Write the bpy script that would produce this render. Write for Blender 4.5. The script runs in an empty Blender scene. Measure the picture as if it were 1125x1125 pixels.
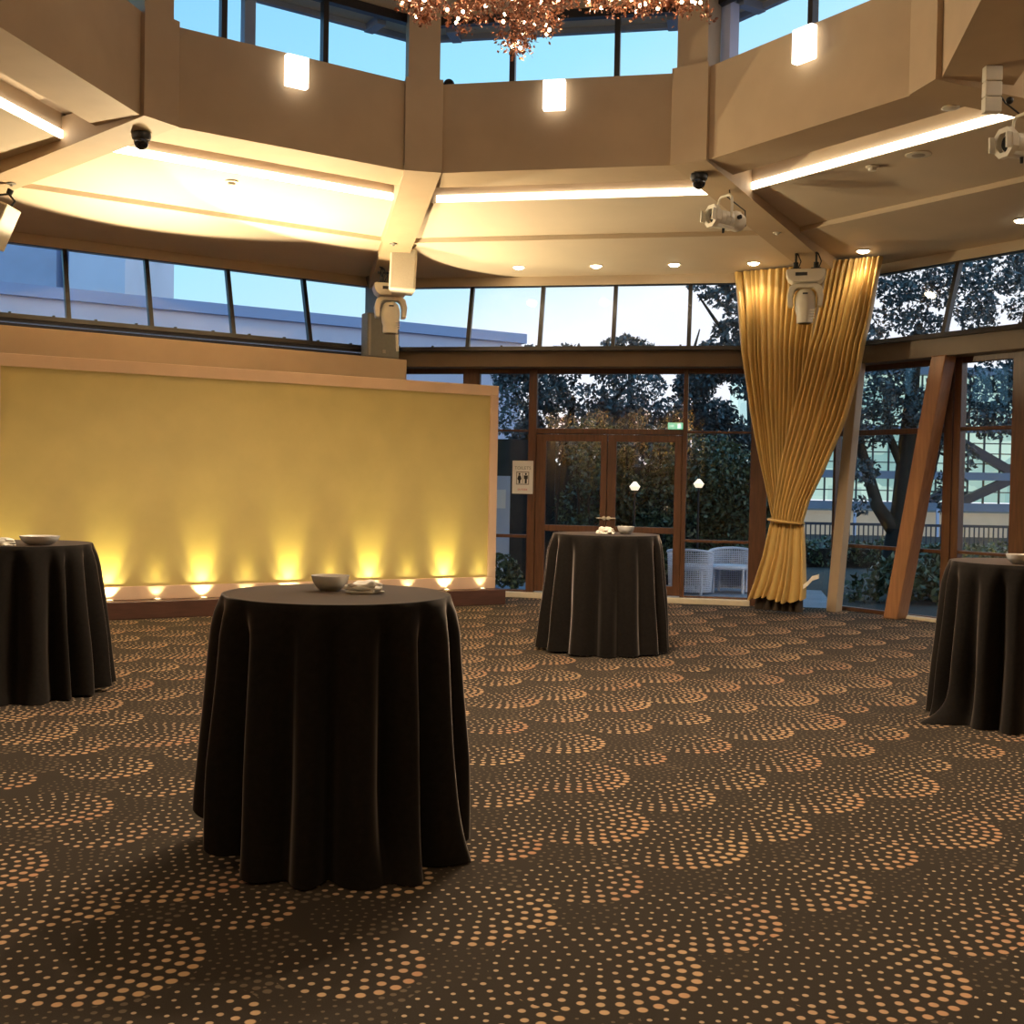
import bpy, math, random
import numpy as np
from mathutils import Vector, Matrix

random.seed(7)
COL = bpy.context.scene.collection
PI = math.pi
# ------------------------------------------------------------------ room frame
CX, CY, TH = -0.265, 8.350, 10.918          # centre of the octagonal room, its rotation
AU, KU, AL = 6.241, 0.294, 7.594            # raked upper glazing: A = AU + KU*h ; lower vertical glazing at AL
RR, RB, RT = 3.313, 4.705, 5.597            # raised ring: apothem, bottom and top heights


def nt(k):
    a = math.radians(TH + 45 * k)
    return (math.sin(a), math.cos(a)), (math.cos(a), -math.sin(a))


def W(k, u, A, h):
    n, t = nt(k)
    return Vector((CX + n[0] * A + t[0] * u, CY + n[1] * A + t[1] * u, h))


def UP(k, u, h, off=0.0):
    return W(k, u, AU + KU * h - off, h)


# ------------------------------------------------------------------ materials
def new_mat(name):
    m = bpy.data.materials.new(name)
    m.use_nodes = True
    return m, m.node_tree, m.node_tree.nodes['Principled BSDF']


def mat(name, col, rough=0.6, metal=0.0, var=0.0, scale=12.0, bump=0.0, sheen=0.0, spec=None, emit=None, estr=0.0, col2=None, stretch=None):
    m, t, b = new_mat(name)
    N, L = t.nodes, t.links
    b.inputs['Base Color'].default_value = (*col, 1)
    b.inputs['Roughness'].default_value = rough
    b.inputs['Metallic'].default_value = metal
    if spec is not None:
        b.inputs['Specular IOR Level'].default_value = spec
    if sheen:
        b.inputs['Sheen Weight'].default_value = sheen
        b.inputs['Sheen Roughness'].default_value = 0.28
        b.inputs['Sheen Tint'].default_value = (1.0, 0.86, 0.76, 1)
    if emit:
        b.inputs['Emission Color'].default_value = (*emit, 1)
        b.inputs['Emission Strength'].default_value = estr
    if var or bump:
        tc = N.new('ShaderNodeTexCoord')
        src = tc.outputs['Object']
        if stretch:
            mp = N.new('ShaderNodeMapping')
            mp.inputs['Scale'].default_value = stretch
            L.new(src, mp.inputs['Vector'])
            src = mp.outputs['Vector']
        nz = N.new('ShaderNodeTexNoise')
        nz.inputs['Scale'].default_value = scale
        nz.inputs['Detail'].default_value = 5
        L.new(src, nz.inputs['Vector'])
        if var:
            rp = N.new('ShaderNodeValToRGB')
            c2 = col2 or tuple(max(0, c * (1 - var)) for c in col)
            c1 = col if col2 else tuple(min(1, c * (1 + var)) for c in col)
            rp.color_ramp.elements[0].color = (*c2, 1)
            rp.color_ramp.elements[1].color = (*c1, 1)
            rp.color_ramp.elements[0].position = 0.3
            rp.color_ramp.elements[1].position = 0.7
            L.new(nz.outputs['Fac'], rp.inputs['Fac'])
            L.new(rp.outputs['Color'], b.inputs['Base Color'])
        if bump:
            bp = N.new('ShaderNodeBump')
            bp.inputs['Strength'].default_value = bump
            bp.inputs['Distance'].default_value = 0.02
            L.new(nz.outputs['Fac'], bp.inputs['Height'])
            L.new(bp.outputs['Normal'], b.inputs['Normal'])
    return m


def emat(name, col, s):
    return mat(name, (0.8, 0.8, 0.8), 0.5, emit=col, estr=s)


def glass_mat(name, tint=(1, 1, 1), refl=1.0):
    m = bpy.data.materials.new(name)
    m.use_nodes = True
    N, L = m.node_tree.nodes, m.node_tree.links
    N.clear()
    out = N.new('ShaderNodeOutputMaterial')
    mix = N.new('ShaderNodeMixShader')
    tr = N.new('ShaderNodeBsdfTransparent')
    tr.inputs['Color'].default_value = (*tint, 1)
    gl = N.new('ShaderNodeBsdfGlossy')
    gl.inputs['Roughness'].default_value = 0.0
    fr = N.new('ShaderNodeFresnel')
    ge = N.new('ShaderNodeNewGeometry')          # 1.5 entering, 1/1.5 leaving: no false total reflection
    mr = N.new('ShaderNodeMapRange')
    mr.inputs['To Min'].default_value = 1.5
    mr.inputs['To Max'].default_value = 1 / 1.5
    L.new(ge.outputs['Backfacing'], mr.inputs['Value'])
    L.new(mr.outputs[0], fr.inputs['IOR'])
    mu = N.new('ShaderNodeMath')
    mu.operation = 'MULTIPLY'
    mu.inputs[1].default_value = refl
    L.new(fr.outputs[0], mu.inputs[0])
    L.new(mu.outputs[0], mix.inputs[0])
    L.new(tr.outputs[0], mix.inputs[1])
    L.new(gl.outputs[0], mix.inputs[2])
    L.new(mix.outputs[0], out.inputs['Surface'])
    return m


M = {}
M['paint'] = mat('beige wall paint', (0.46, 0.335, 0.21), 0.7, var=0.04, scale=3)
M['ceil'] = mat('beige ceiling paint', (0.58, 0.47, 0.34), 0.75, var=0.03, scale=2)
M['ledge'] = mat('tan wall paint', (0.50, 0.36, 0.23), 0.7, var=0.04, scale=3)
M['wood'] = mat('brown timber frame', (0.115, 0.048, 0.021), 0.38, var=0.25, scale=5, stretch=(6, 6, 0.7))
M['woodlt'] = mat('orange brown timber', (0.36, 0.17, 0.075), 0.4, var=0.18, scale=4, stretch=(6, 6, 0.6))
M['pole'] = mat('tan painted column', (0.55, 0.40, 0.25), 0.35, var=0.05, scale=3)
M['header'] = mat('olive brown beam paint', (0.16, 0.105, 0.055), 0.5, var=0.08, scale=3)
M['dark'] = mat('dark bronze frame', (0.018, 0.015, 0.016), 0.35, var=0.1, scale=8)
M['sill'] = mat('cream stone sill', (0.72, 0.62, 0.45), 0.4, var=0.06, scale=9)
M['plinth'] = mat('dark red brown timber', (0.085, 0.036, 0.022), 0.4, var=0.2, scale=5, stretch=(1, 1, 6))
M['pframe'] = mat('pinkish beige frame paint', (0.68, 0.47, 0.31), 0.5, var=0.03, scale=4)
M['gold'] = mat('olive gold wall covering', (0.56, 0.44, 0.16), 0.42, var=0.06, scale=2.5, bump=0.06)
M['cloth'] = mat('black brown table cloth', (0.015, 0.0122, 0.0102), 0.9, var=0.15, scale=40, sheen=0.7, spec=0.1)
M['satin'] = mat('gold satin curtain', (0.62, 0.415, 0.14), 0.34, var=0.12, scale=14, stretch=(1, 1, 0.15), sheen=0.25)
M['satin'].node_tree.nodes['Principled BSDF'].inputs['Anisotropic'].default_value = 0.4
M['hem_shade'] = mat('dark brown curtain lining', (0.05, 0.03, 0.015), 0.8, var=0.15, scale=9)  # dark colour painted in for the shade below the curtain
M['china'] = mat('white glazed china', (0.88, 0.85, 0.80), 0.22, var=0.02, scale=6)
M['linen'] = mat('cream napkin linen', (0.90, 0.84, 0.72), 0.8, var=0.05, scale=30)
M['white'] = mat('cream lacquered metal', (0.74, 0.68, 0.56), 0.4, var=0.04, scale=9)
M['grille'] = mat('pale speaker grille', (0.36, 0.31, 0.24), 0.55, var=0.12, scale=160)
M['greycab'] = mat('grey loudspeaker cabinet', (0.20, 0.19, 0.16), 0.6, var=0.06, scale=20)
M['black'] = mat('black plastic', (0.012, 0.012, 0.013), 0.35, var=0.1, scale=20)
M['smoked'] = mat('black glossy dome', (0.01, 0.01, 0.012), 0.08, var=0.1, scale=20)
M['lens'] = mat('dark coated lens glass', (0.03, 0.035, 0.04), 0.08, var=0.1, scale=5)
M['glass'] = glass_mat('window glass', (0.97, 0.985, 0.985), 1.0)
M['glassup'] = glass_mat('clerestory glass', (0.97, 0.985, 1.0), 0.7)
M['cove'] = emat('cove strip light', (1.0, 0.88, 0.70), 6.0)
M['lamp'] = emat('lamp diffuser', (1.0, 0.86, 0.62), 30.0)
M['sconce'] = emat('white sconce glass', (1.0, 0.93, 0.80), 2.6)
M['bulb'] = emat('fairy bulb', (1.0, 0.80, 0.50), 22.0)
M['upl'] = emat('uplight lens', (1.0, 0.88, 0.45), 14.0)
M['copper'] = mat('copper leaf', (0.50, 0.20, 0.10), 0.35, 0.6, var=0.5, scale=25, col2=(0.16, 0.07, 0.05))
M['twig'] = mat('brown twig', (0.12, 0.06, 0.035), 0.7, var=0.2, scale=30)
M['paper'] = mat('white sign paper', (0.78, 0.74, 0.68), 0.6, var=0.02, scale=8)
M['ink'] = mat('black ink', (0.012, 0.010, 0.010), 0.6, var=0.05, scale=9)
M['greyink'] = mat('grey ink', (0.28, 0.25, 0.21), 0.6, var=0.05, scale=9)
M['redink'] = mat('red ink', (0.55, 0.06, 0.05), 0.6, var=0.05, scale=9)
M['exit'] = emat('green exit sign face', (0.02, 0.75, 0.42), 0.6)
M['exitw'] = emat('white exit sign mark', (0.8, 1.0, 0.9), 1.0)
M['leafdark'] = mat('dark green leaf', (0.075, 0.10, 0.05), 0.35, var=0.7, scale=9)
M['leafblue'] = mat('dusky tree leaf', (0.075, 0.10, 0.11), 0.45, var=0.5, scale=2)
M['bark'] = mat('dark bark', (0.03, 0.024, 0.02), 0.9, var=0.3, scale=8, bump=0.5)
M['soil'] = mat('dark garden ground', (0.035, 0.032, 0.03), 0.9, var=0.3, scale=3)
M['paving'] = mat('grey terrace paving', (0.24, 0.26, 0.32), 0.7, var=0.12, scale=4)
M['render'] = mat('pale grey building render', (0.60, 0.61, 0.80), 0.8, var=0.06, scale=0.6)
M['parapet'] = mat('blue grey parapet cladding', (0.30, 0.40, 0.68), 0.6, var=0.06, scale=0.6)
M['tower'] = mat('blue grey tower render', (0.55, 0.66, 0.88), 0.7, var=0.08, scale=0.3)
M['towerd'] = mat('dark blue grey tower render', (0.30, 0.40, 0.62), 0.6, var=0.12, scale=0.4)
M['wicker'] = mat('white painted wicker', (0.66, 0.68, 0.78), 0.6, var=0.1, scale=60)
M['steel'] = mat('dark blue steel', (0.03, 0.038, 0.06), 0.5, var=0.15, scale=2)
M['slab'] = mat('blue grey floor band', (0.16, 0.21, 0.30), 0.5, var=0.1, scale=1)
M['outwall'] = mat('white garden wall', (0.46, 0.50, 0.60), 0.8, var=0.06, scale=3)
M['lantern'] = emat('lit lantern shade', (1.0, 0.80, 0.52), 1.2)
M['shop'] = mat('lit shop front', (0.3, 0.25, 0.2), 0.5, var=0.1, scale=2, emit=(0.75, 0.62, 0.45), estr=0.3)
M['roof'] = mat('grey roof sheet', (0.10, 0.12, 0.17), 0.6, var=0.1, scale=1)
M['eave'] = mat('painted eave board', (0.30, 0.34, 0.44), 0.7, var=0.06, scale=2)


def office_glass():
    m, t, b = new_mat('lit office glazing')
    N, L = t.nodes, t.links
    tc = N.new('ShaderNodeTexCoord')
    mp = N.new('ShaderNodeMapping')
    mp.inputs['Scale'].default_value = (0.9, 0.9, 1.2)
    L.new(tc.outputs['Object'], mp.inputs['Vector'])
    vo = N.new('ShaderNodeTexVoronoi')
    vo.distance = 'CHEBYCHEV'
    vo.inputs['Scale'].default_value = 0.8
    L.new(mp.outputs[0], vo.inputs['Vector'])
    rp = N.new('ShaderNodeValToRGB')
    e = rp.color_ramp.elements
    e[0].color = (0.22, 0.42, 0.40, 1)
    e[1].color = (0.62, 0.85, 0.72, 1)
    sp = N.new('ShaderNodeSeparateColor')
    L.new(vo.outputs['Color'], sp.inputs[0])
    L.new(sp.outputs[0], rp.inputs['Fac'])
    L.new(rp.outputs['Color'], b.inputs['Emission Color'])
    b.inputs['Emission Strength'].default_value = 0.95
    b.inputs['Base Color'].default_value = (0.1, 0.14, 0.14, 1)
    b.inputs['Roughness'].default_value = 0.15
    return m


M['office'] = office_glass()


def carpet():
    m, t, b = new_mat('patterned carpet')
    N, L = t.nodes, t.links

    def val(x, sock):
        if isinstance(x, (int, float)):
            sock.default_value = x
        else:
            L.new(x, sock)

    def F(op, a, b_=None, c=None):
        n = N.new('ShaderNodeMath')
        n.operation = op
        val(a, n.inputs[0])
        if b_ is not None:
            val(b_, n.inputs[1])
        if c is not None:
            val(c, n.inputs[2])
        return n.outputs[0]

    def mixf(f, a, c):          # a + f*(c-a)
        return F('ADD', a, F('MULTIPLY', f, F('SUBTRACT', c, a)))

    geo = N.new('ShaderNodeNewGeometry')
    sx = N.new('ShaderNodeSeparateXYZ')
    L.new(geo.outputs['Position'], sx.inputs[0])
    X, Y = sx.outputs[0], sx.outputs[1]

    def layer(ox, oy, S, seed, R0, R1, J, D):
        px = F('DIVIDE', F('ADD', X, ox), S)
        py = F('DIVIDE', F('ADD', Y, oy), S)
        cx, cy = F('FLOOR', px), F('FLOOR', py)
        cb = N.new('ShaderNodeCombineXYZ')
        L.new(cx, cb.inputs[0])
        L.new(cy, cb.inputs[1])
        cb.inputs[2].default_value = seed
        wn = N.new('ShaderNodeTexWhiteNoise')
        wn.noise_dimensions = '3D'
        L.new(cb.outputs[0], wn.inputs['Vector'])
        sc = N.new('ShaderNodeSeparateColor')
        L.new(wn.outputs['Color'], sc.inputs[0])
        dx = F('SUBTRACT', F('MULTIPLY', F('SUBTRACT', F('SUBTRACT', px, cx), 0.5), S), F('MULTIPLY', F('SUBTRACT', sc.outputs[0], 0.5), 2 * J))
        dy = F('SUBTRACT', F('MULTIPLY', F('SUBTRACT', F('SUBTRACT', py, cy), 0.5), S), F('MULTIPLY', F('SUBTRACT', sc.outputs[1], 0.5), 2 * J))
        r = F('SQRT', F('ADD', F('MULTIPLY', dx, dx), F('MULTIPLY', dy, dy)))
        ang = F('ARCTAN2', dy, dx)
        R = F('ADD', R0, F('MULTIPLY', sc.outputs[2], R1 - R0))
        q = F('DIVIDE', r, D)
        k = F('FLOOR', q)
        kk = F('ADD', k, 0.5)
        rr = F('MULTIPLY', F('SUBTRACT', q, kk), D)
        circ = F('MULTIPLY', kk, 2 * PI * D)
        n = F('MAXIMUM', F('ROUND', F('DIVIDE', circ, D * 1.18)), 1.0)
        s = F('ADD', F('MULTIPLY', F('DIVIDE', ang, 2 * PI), n), F('MULTIPLY', k, 0.37))
        fr = F('SUBTRACT', F('SUBTRACT', s, F('FLOOR', s)), 0.5)
        arc = F('MULTIPLY', fr, F('DIVIDE', circ, n))
        dist = F('SQRT', F('ADD', F('MULTIPLY', rr, rr), F('MULTIPLY', arc, arc)))
        w = F('MULTIPLY', F('ADD', 0.5, F('MULTIPLY', 0.5, F('COSINE', F('ADD', ang, 0.55)))), F('MINIMUM', F('DIVIDE', r, R), 1.0))
        dr = F('MULTIPLY', F('ADD', 0.17, F('MULTIPLY', w, 0.27)), D)
        sm = N.new('ShaderNodeMapRange')
        sm.inputs['To Min'].default_value = 1.0
        sm.inputs['To Max'].default_value = 0.0
        L.new(F('DIVIDE', dist, dr), sm.inputs['Value'])
        sm.inputs['From Min'].default_value = 0.75
        sm.inputs['From Max'].default_value = 1.0
        mask = F('LESS_THAN', F('MULTIPLY', F('ADD', k, 1.0), D), R)
        return mask, sm.outputs[0], w

    S, D = 0.82, 0.050
    m1, d1, w1 = layer(0.10, 0.0, S, 1.0, 0.25, 0.40, 0.02, D)
    m2, d2, w2 = layer(0.10 + S / 2, 0.36, S, 5.0, 0.20, 0.37, 0.04, D)
    m3, d3, w3 = layer(0.10 + S / 2, 0.0, S, 9.0, 0.22, 0.38, 0.01, D * 0.8)
    m4, d4, w4 = layer(0.10, 0.40, S, 12.0, 0.22, 0.38, 0.01, D * 0.8)
    faint = F('MULTIPLY', F('MAXIMUM', F('MULTIPLY', m3, d3), F('MULTIPLY', m4, d4)), 0.22)
    d = mixf(m1, mixf(m2, faint, d2), d1)
    warm = mixf(m1, mixf(m2, 0.0, w2), w1)
    nz = N.new('ShaderNodeTexNoise')
    nz.inputs['Scale'].default_value = 1.3
    L.new(geo.outputs['Position'], nz.inputs['Vector'])
    fine = N.new('ShaderNodeTexNoise')
    fine.inputs['Scale'].default_value = 260
    fine.inputs['Detail'].default_value = 2
    L.new(geo.outputs['Position'], fine.inputs['Vector'])

    def mixc(f, a, c):
        n = N.new('ShaderNodeMix')
        n.data_type = 'RGBA'
        if isinstance(f, (int, float)):
            n.inputs[0].default_value = f
        else:
            L.new(f, n.inputs[0])
        for v, i in ((a, 6), (c, 7)):
            if isinstance(v, tuple):
                n.inputs[i].default_value = (*v, 1)
            else:
                L.new(v, n.inputs[i])
        return n.outputs[2]

    nr = N.new('ShaderNodeMapRange')
    L.new(nz.outputs['Fac'], nr.inputs['Value'])
    nr.inputs['From Min'].default_value = 0.38
    nr.inputs['From Max'].default_value = 0.62
    dot = mixc(nr.outputs[0], (0.66, 0.42, 0.22), (0.56, 0.28, 0.15))
    dot = mixc(warm, (0.56, 0.41, 0.27), dot)
    base = mixc(fine.outputs['Fac'], (0.026, 0.020, 0.015), (0.072, 0.057, 0.043))
    L.new(mixc(d, base, dot), b.inputs['Base Color'])
    b.inputs['Roughness'].default_value = 0.95
    b.inputs['Specular IOR Level'].default_value = 0.1
    bp = N.new('ShaderNodeBump')
    bp.inputs['Strength'].default_value = 0.35
    bp.inputs['Distance'].default_value = 0.004
    L.new(fine.outputs['Fac'], bp.inputs['Height'])
    L.new(bp.outputs['Normal'], b.inputs['Normal'])
    return m


M['carpet'] = carpet()


# ------------------------------------------------------------------ mesh builder
class MB:
    def __init__(s):
        s.v, s.f = [], []

    def add(s, vs, fs):
        b = len(s.v)
        s.v += [Vector(p) for p in vs]
        s.f += [tuple(i + b for i in f) for f in fs]
        return s

    def hexa(s, p):       # p: 4 bottom, 4 top (same order)
        return s.add(p, [(3, 2, 1, 0), (4, 5, 6, 7), (0, 1, 5, 4), (1, 2, 6, 5), (2, 3, 7, 6), (3, 0, 4, 7)])

    def box(s, x0, x1, y0, y1, z0, z1):
        return s.hexa([(x0, y0, z0), (x1, y0, z0), (x1, y1, z0), (x0, y1, z0), (x0, y0, z1), (x1, y0, z1), (x1, y1, z1), (x0, y1, z1)])

    def wbox(s, k, u0, u1, A0, A1, h0, h1):    # box along face k of the octagon
        return s.hexa([W(k, u0, A0, h0), W(k, u1, A0, h0), W(k, u1, A1, h0), W(k, u0, A1, h0), W(k, u0, A0, h1), W(k, u1, A0, h1), W(k, u1, A1, h1), W(k, u0, A1, h1)])

    def rbox(s, k, u0, u1, h0, h1, o0, o1):    # box on the raked glazing plane, o = offset into the room
        return s.hexa([UP(k, u0, h0, o1), UP(k, u1, h0, o1), UP(k, u1, h0, o0), UP(k, u0, h0, o0), UP(k, u0, h1, o1), UP(k, u1, h1, o1), UP(k, u1, h1, o0), UP(k, u0, h1, o0)])

    def tube(s, p0, p1, r0, r1=None, n=12, cap=True):
        p0, p1 = Vector(p0), Vector(p1)
        r1 = r0 if r1 is None else r1
        d = (p1 - p0).normalized()
        a = d.orthogonal().normalized()
        c = d.cross(a)
        vs = []
        for p, r in ((p0, r0), (p1, r1)):
            for i in range(n):
                q = 2 * PI * i / n
                vs.append(p + a * math.cos(q) * r + c * math.sin(q) * r)
        fs = [(i, (i + 1) % n, n + (i + 1) % n, n + i) for i in range(n)]
        if cap:
            fs += [tuple(reversed(range(n))), tuple(range(n, 2 * n))]
        return s.add(vs, fs)

    def path(s, pts, r, n=8):
        pts = [Vector(p) for p in pts]
        rs = r if isinstance(r, (list, tuple)) else [r] * len(pts)
        rings = []
        a = None
        for i, p in enumerate(pts):
            d = (pts[min(i + 1, len(pts) - 1)] - pts[max(i - 1, 0)]).normalized()
            if a is None:
                a = d.orthogonal().normalized()
            a = (a - d * a.dot(d)).normalized()
            c = d.cross(a)
            rings.append([p + (a * math.cos(2 * PI * j / n) + c * math.sin(2 * PI * j / n)) * rs[i] for j in range(n)])
        vs = [q for R in rings for q in R]
        fs = []
        for i in range(len(rings) - 1):
            for j in range(n):
                fs.append((i * n + j, i * n + (j + 1) % n, (i + 1) * n + (j + 1) % n, (i + 1) * n + j))
        fs += [tuple(reversed(range(n))), tuple(range((len(rings) - 1) * n, len(rings) * n))]
        return s.add(vs, fs)

    def lathe(s, prof, c=(0, 0, 0), n=32, ax=None):
        c = Vector(c)
        R = Matrix.Identity(3) if ax is None else Vector((0, 0, 1)).rotation_difference(Vector(ax)).to_matrix()
        vs, fs = [], []
        for r, z in prof:
            for j in range(n):
                q = 2 * PI * j / n
                vs.append(c + R @ Vector((r * math.cos(q), r * math.sin(q), z)))
        for i in range(len(prof) - 1):
            for j in range(n):
                fs.append((i * n + j, i * n + (j + 1) % n, (i + 1) * n + (j + 1) % n, (i + 1) * n + j))
        fs += [tuple(reversed(range(n))), tuple(range((len(prof) - 1) * n, len(prof) * n))]
        return s.add(vs, fs)

    def prism(s, pts, d):      # polygon extruded by vector d
        d = Vector(d)
        n = len(pts)
        vs = [Vector(p) for p in pts] + [Vector(p) + d for p in pts]
        return s.add(vs, [tuple(reversed(range(n))), tuple(range(n, 2 * n))] + [(i, (i + 1) % n, n + (i + 1) % n, n + i) for i in range(n)])

    def ball(s, c, r, n=12, m=8, sc=(1, 1, 1)):
        prof = [(max(1e-4, math.sin(PI * i / m)) * r, -math.cos(PI * i / m) * r) for i in range(m + 1)]
        b = len(s.v)
        s.lathe(prof, (0, 0, 0), n)
        c = Vector(c)
        for i in range(b, len(s.v)):
            q = s.v[i]
            s.v[i] = Vector((q.x * sc[0], q.y * sc[1], q.z * sc[2])) + c
        return s

    def xf(s, mtx):
        s.v = [mtx @ p for p in s.v]
        return s

    def build(s, name, m, parent=None, smooth=False, bevel=0.0, origin=None):
        org = Vector((0, 0, 0))
        if parent is not None:
            org = Vector(parent.get('_o', (0, 0, 0)))
        elif origin is not None:
            org = Vector(origin)
        else:
            lo = [min(p[i] for p in s.v) for i in range(3)]
            hi = [max(p[i] for p in s.v) for i in range(3)]
            org = Vector(((lo[0] + hi[0]) / 2, (lo[1] + hi[1]) / 2, lo[2]))
        me = bpy.data.meshes.new(name)
        me.from_pydata([p - org for p in s.v], [], s.f)
        me.validate()
        import bmesh
        bm = bmesh.new()
        bm.from_mesh(me)
        bmesh.ops.recalc_face_normals(bm, faces=bm.faces)
        bm.to_mesh(me)
        bm.free()
        me.materials.append(m)
        if smooth:
            me.polygons.foreach_set('use_smooth', [True] * len(me.polygons))
            me.set_sharp_from_angle(angle=math.radians(38))
        o = bpy.data.objects.new(name, me)
        COL.objects.link(o)
        if parent is not None:
            o.parent = parent
            ORG[o.name] = org
        else:
            o.location = org
        o['_o'] = tuple(org)
        if bevel:
            bv = o.modifiers.new('edge', 'BEVEL')
            bv.width = bevel
            bv.segments = 2
            bv.limit_method = 'ANGLE'
        return o


ORG = {}


def tag(o, label=None, cat=None, group=None, kind=None):
    for k, v in (('label', label), ('category', cat), ('group', group), ('kind', kind)):
        if v:
            o[k] = v
    return o


def empty(name, loc, label=None, cat=None, group=None, kind=None, local=False):
    o = bpy.data.objects.new(name, None)
    COL.objects.link(o)
    o.location = loc
    o.empty_display_size = 0.1
    o['_o'] = (0, 0, 0) if local else tuple(loc)
    return tag(o, label, cat, group, kind)


def children(o):
    return [c for c in COL.objects if c.parent == o]


def copy_tree(o, parent=None):
    c = o.copy()
    COL.objects.link(c)
    if parent is not None:
        c.parent = parent
    for ch in children(o):
        copy_tree(ch, c)
    return c


def spot(loc, aim, power, angle, blend=0.5, col=(1, 0.8, 0.55), size=0.05, name='lamp'):
    d = bpy.data.lights.new(name, 'SPOT')
    d.energy = power
    d.spot_size = math.radians(angle)
    d.spot_blend = blend
    d.color = col
    d.shadow_soft_size = size
    o = bpy.data.objects.new(name, d)
    COL.objects.link(o)
    o.location = loc
    o.rotation_euler = (Vector(aim) - Vector(loc)).to_track_quat('-Z', 'Y').to_euler()
    return o


def point(loc, power, col=(1, 0.8, 0.55), size=0.1, name='lamp'):
    d = bpy.data.lights.new(name, 'POINT')
    d.energy = power
    d.color = col
    d.shadow_soft_size = size
    o = bpy.data.objects.new(name, d)
    COL.objects.link(o)
    o.location = loc
    return o


# ================================================================== THE SETTING
FACES = range(-3, 5)
HALF = AL * math.tan(PI / 8)

# floor: octagon plus the rear part of the room behind the camera
pts = [W(k + 0.5, 0, AL / math.cos(PI / 8), 0) for k in (-2, -1, 0, 1, 2)]
pts = [W(-2.5, 0, AL / math.cos(PI / 8), 0)] + pts
pts += [Vector((pts[-1].x, -6, 0)), Vector((pts[0].x, -6, 0))]
fl = MB().prism([p + Vector((0, 0, -0.15)) for p in pts], (0, 0, 0.15)).build('floor', M['carpet'], origin=(0, 0, 0))
tag(fl, 'dark brown carpet with rings of gold and copper dots', 'floor', kind='structure')

# outer ceiling of the ring-shaped aisle: inner panel, small step, outer panel
CI, CS, CO = 4.34, 5.70, AL
mb = MB()
for k in FACES:
    for (A0, h0, A1, h1) in ((CI, 4.66, CS, 4.57), (CS, 4.515, CO, 4.40)):
        e0, e1 = A0 * math.tan(PI / 8), A1 * math.tan(PI / 8)
        mb.hexa([W(k, -e0, A0, h0), W(k, e0, A0, h0), W(k, e1, A1, h1), W(k, -e1, A1, h1),
                 W(k, -e0, A0, 4.9), W(k, e0, A0, 4.9), W(k, e1, A1, 4.9), W(k, -e1, A1, 4.9)])
mb.box(-9, 7.2, -6.1, 3.0, 4.42, 4.9)
tag(mb.build('ceiling', M['ceil'], origin=(0, 0, 4.4)), 'beige stepped ceiling around the raised octagon', 'ceiling', kind='structure')

# ring beam round the raised octagon
mb = MB()
for k in FACES:
    e0, e1 = RR * math.tan(PI / 8), 3.88 * math.tan(PI / 8)
    mb.hexa([W(k, -e0, RR, RB), W(k, e0, RR, RB), W(k, e1, 3.88, RB), W(k, -e1, 3.88, RB),
             W(k, -e0, RR, RT), W(k, e0, RR, RT), W(k, e1, 3.88, RT), W(k, -e1, 3.88, RT)])
    a0, a1 = 3.88 * math.tan(PI / 8), 4.6 * math.tan(PI / 8)
    mb.hexa([W(k, -a0, 3.88, 4.9), W(k, a0, 3.88, 4.9), W(k, a1, 4.6, 4.9), W(k, -a1, 4.6, 4.9),
             W(k, -a0, 3.88, 5.1), W(k, a0, 3.88, 5.1), W(k, a1, 4.6, 5.1), W(k, -a1, 4.6, 5.1)])
tag(mb.build('wall_ring', M['paint'], origin=(CX, CY, RB)), 'beige octagonal bulkhead wall below the clerestory windows', 'wall', kind='structure')
# posts at the ring corners and radial beams
for i, k in enumerate(FACES):
    kk = k + 0.5
    mb = MB()
    mb.wbox(kk, -0.19, 0.19, 3.455, 3.70, RB - 0.012, RT + 0.03)
    mb.wbox(kk, -0.16, 0.16, 3.50, 3.80, RT + 0.03, 6.40)
    o = mb.build('trim_%d' % (i + 1), M['paint'])
    tag(o, ['beige square post at a corner of the raised octagon', 'beige square post at the far left corner of the raised octagon',
            'beige square post above the left hanging speaker', 'beige square post above the black dome camera on the right',
            'beige square post at the upper right corner', 'beige post behind the viewer', 'beige post behind the viewer', 'beige post behind the viewer'][(i + 7) % 8] if False else 'beige square post at a corner of the raised octagon', 'post', group='posts of the raised octagon', kind='structure')
    mb = MB()
    w = 0.185
    r0, r1 = 3.46, 8.0
    z0, z1 = RB - 0.012, RB - 0.012 - 0.104 * (r1 - r0)
    mb.hexa([W(kk, -w, r0, z0), W(kk, w, r0, z0), W(kk, w, r1, z1), W(kk, -w, r1, z1),
             W(kk, -w, r0, z0 + .2), W(kk, w, r0, z0 + .2), W(kk, w, r1, 4.8), W(kk, -w, r1, 4.8)])
    o = mb.build('trim_%d' % (i + 11), M['paint'])
    tag(o, 'beige radial ceiling beam running from the raised octagon to the windows', 'beam', group='radial ceiling beams', kind='structure')

# lantern roof over the clerestory
mb = MB()
rin = [W(k + 0.5, 0, 4.36, 6.36) for k in FACES]
mb.prism(rin, (0, 0, 0.14))
tag(mb.build('ceiling_lantern', M['ceil']), 'beige ceiling above the clerestory windows', 'ceiling', kind='structure')
mb = MB()
for k in FACES:
    e0, e1 = 4.05 * math.tan(PI / 8), 4.5 * math.tan(PI / 8)
    for u in (-1.2, 1.1):
        mb.wbox(k, u - .05, u + .05, 3.72, 4.02, 6.28, 6.36)
    mb.wbox(k, -1.65, 1.65, 3.98, 4.04, 6.30, 6.37)
tag(mb.build('trim_30', M['eave']), 'blue grey eave and rafter ends outside the clerestory', 'eave', kind='structure')
tag(MB().wbox(1, -1.335, -1.21, 3.60, 3.72, 5.2, 6.30).build('trim_32', M['render']), 'pale lavender outside post behind the right clerestory window', 'post', kind='structure')
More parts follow.
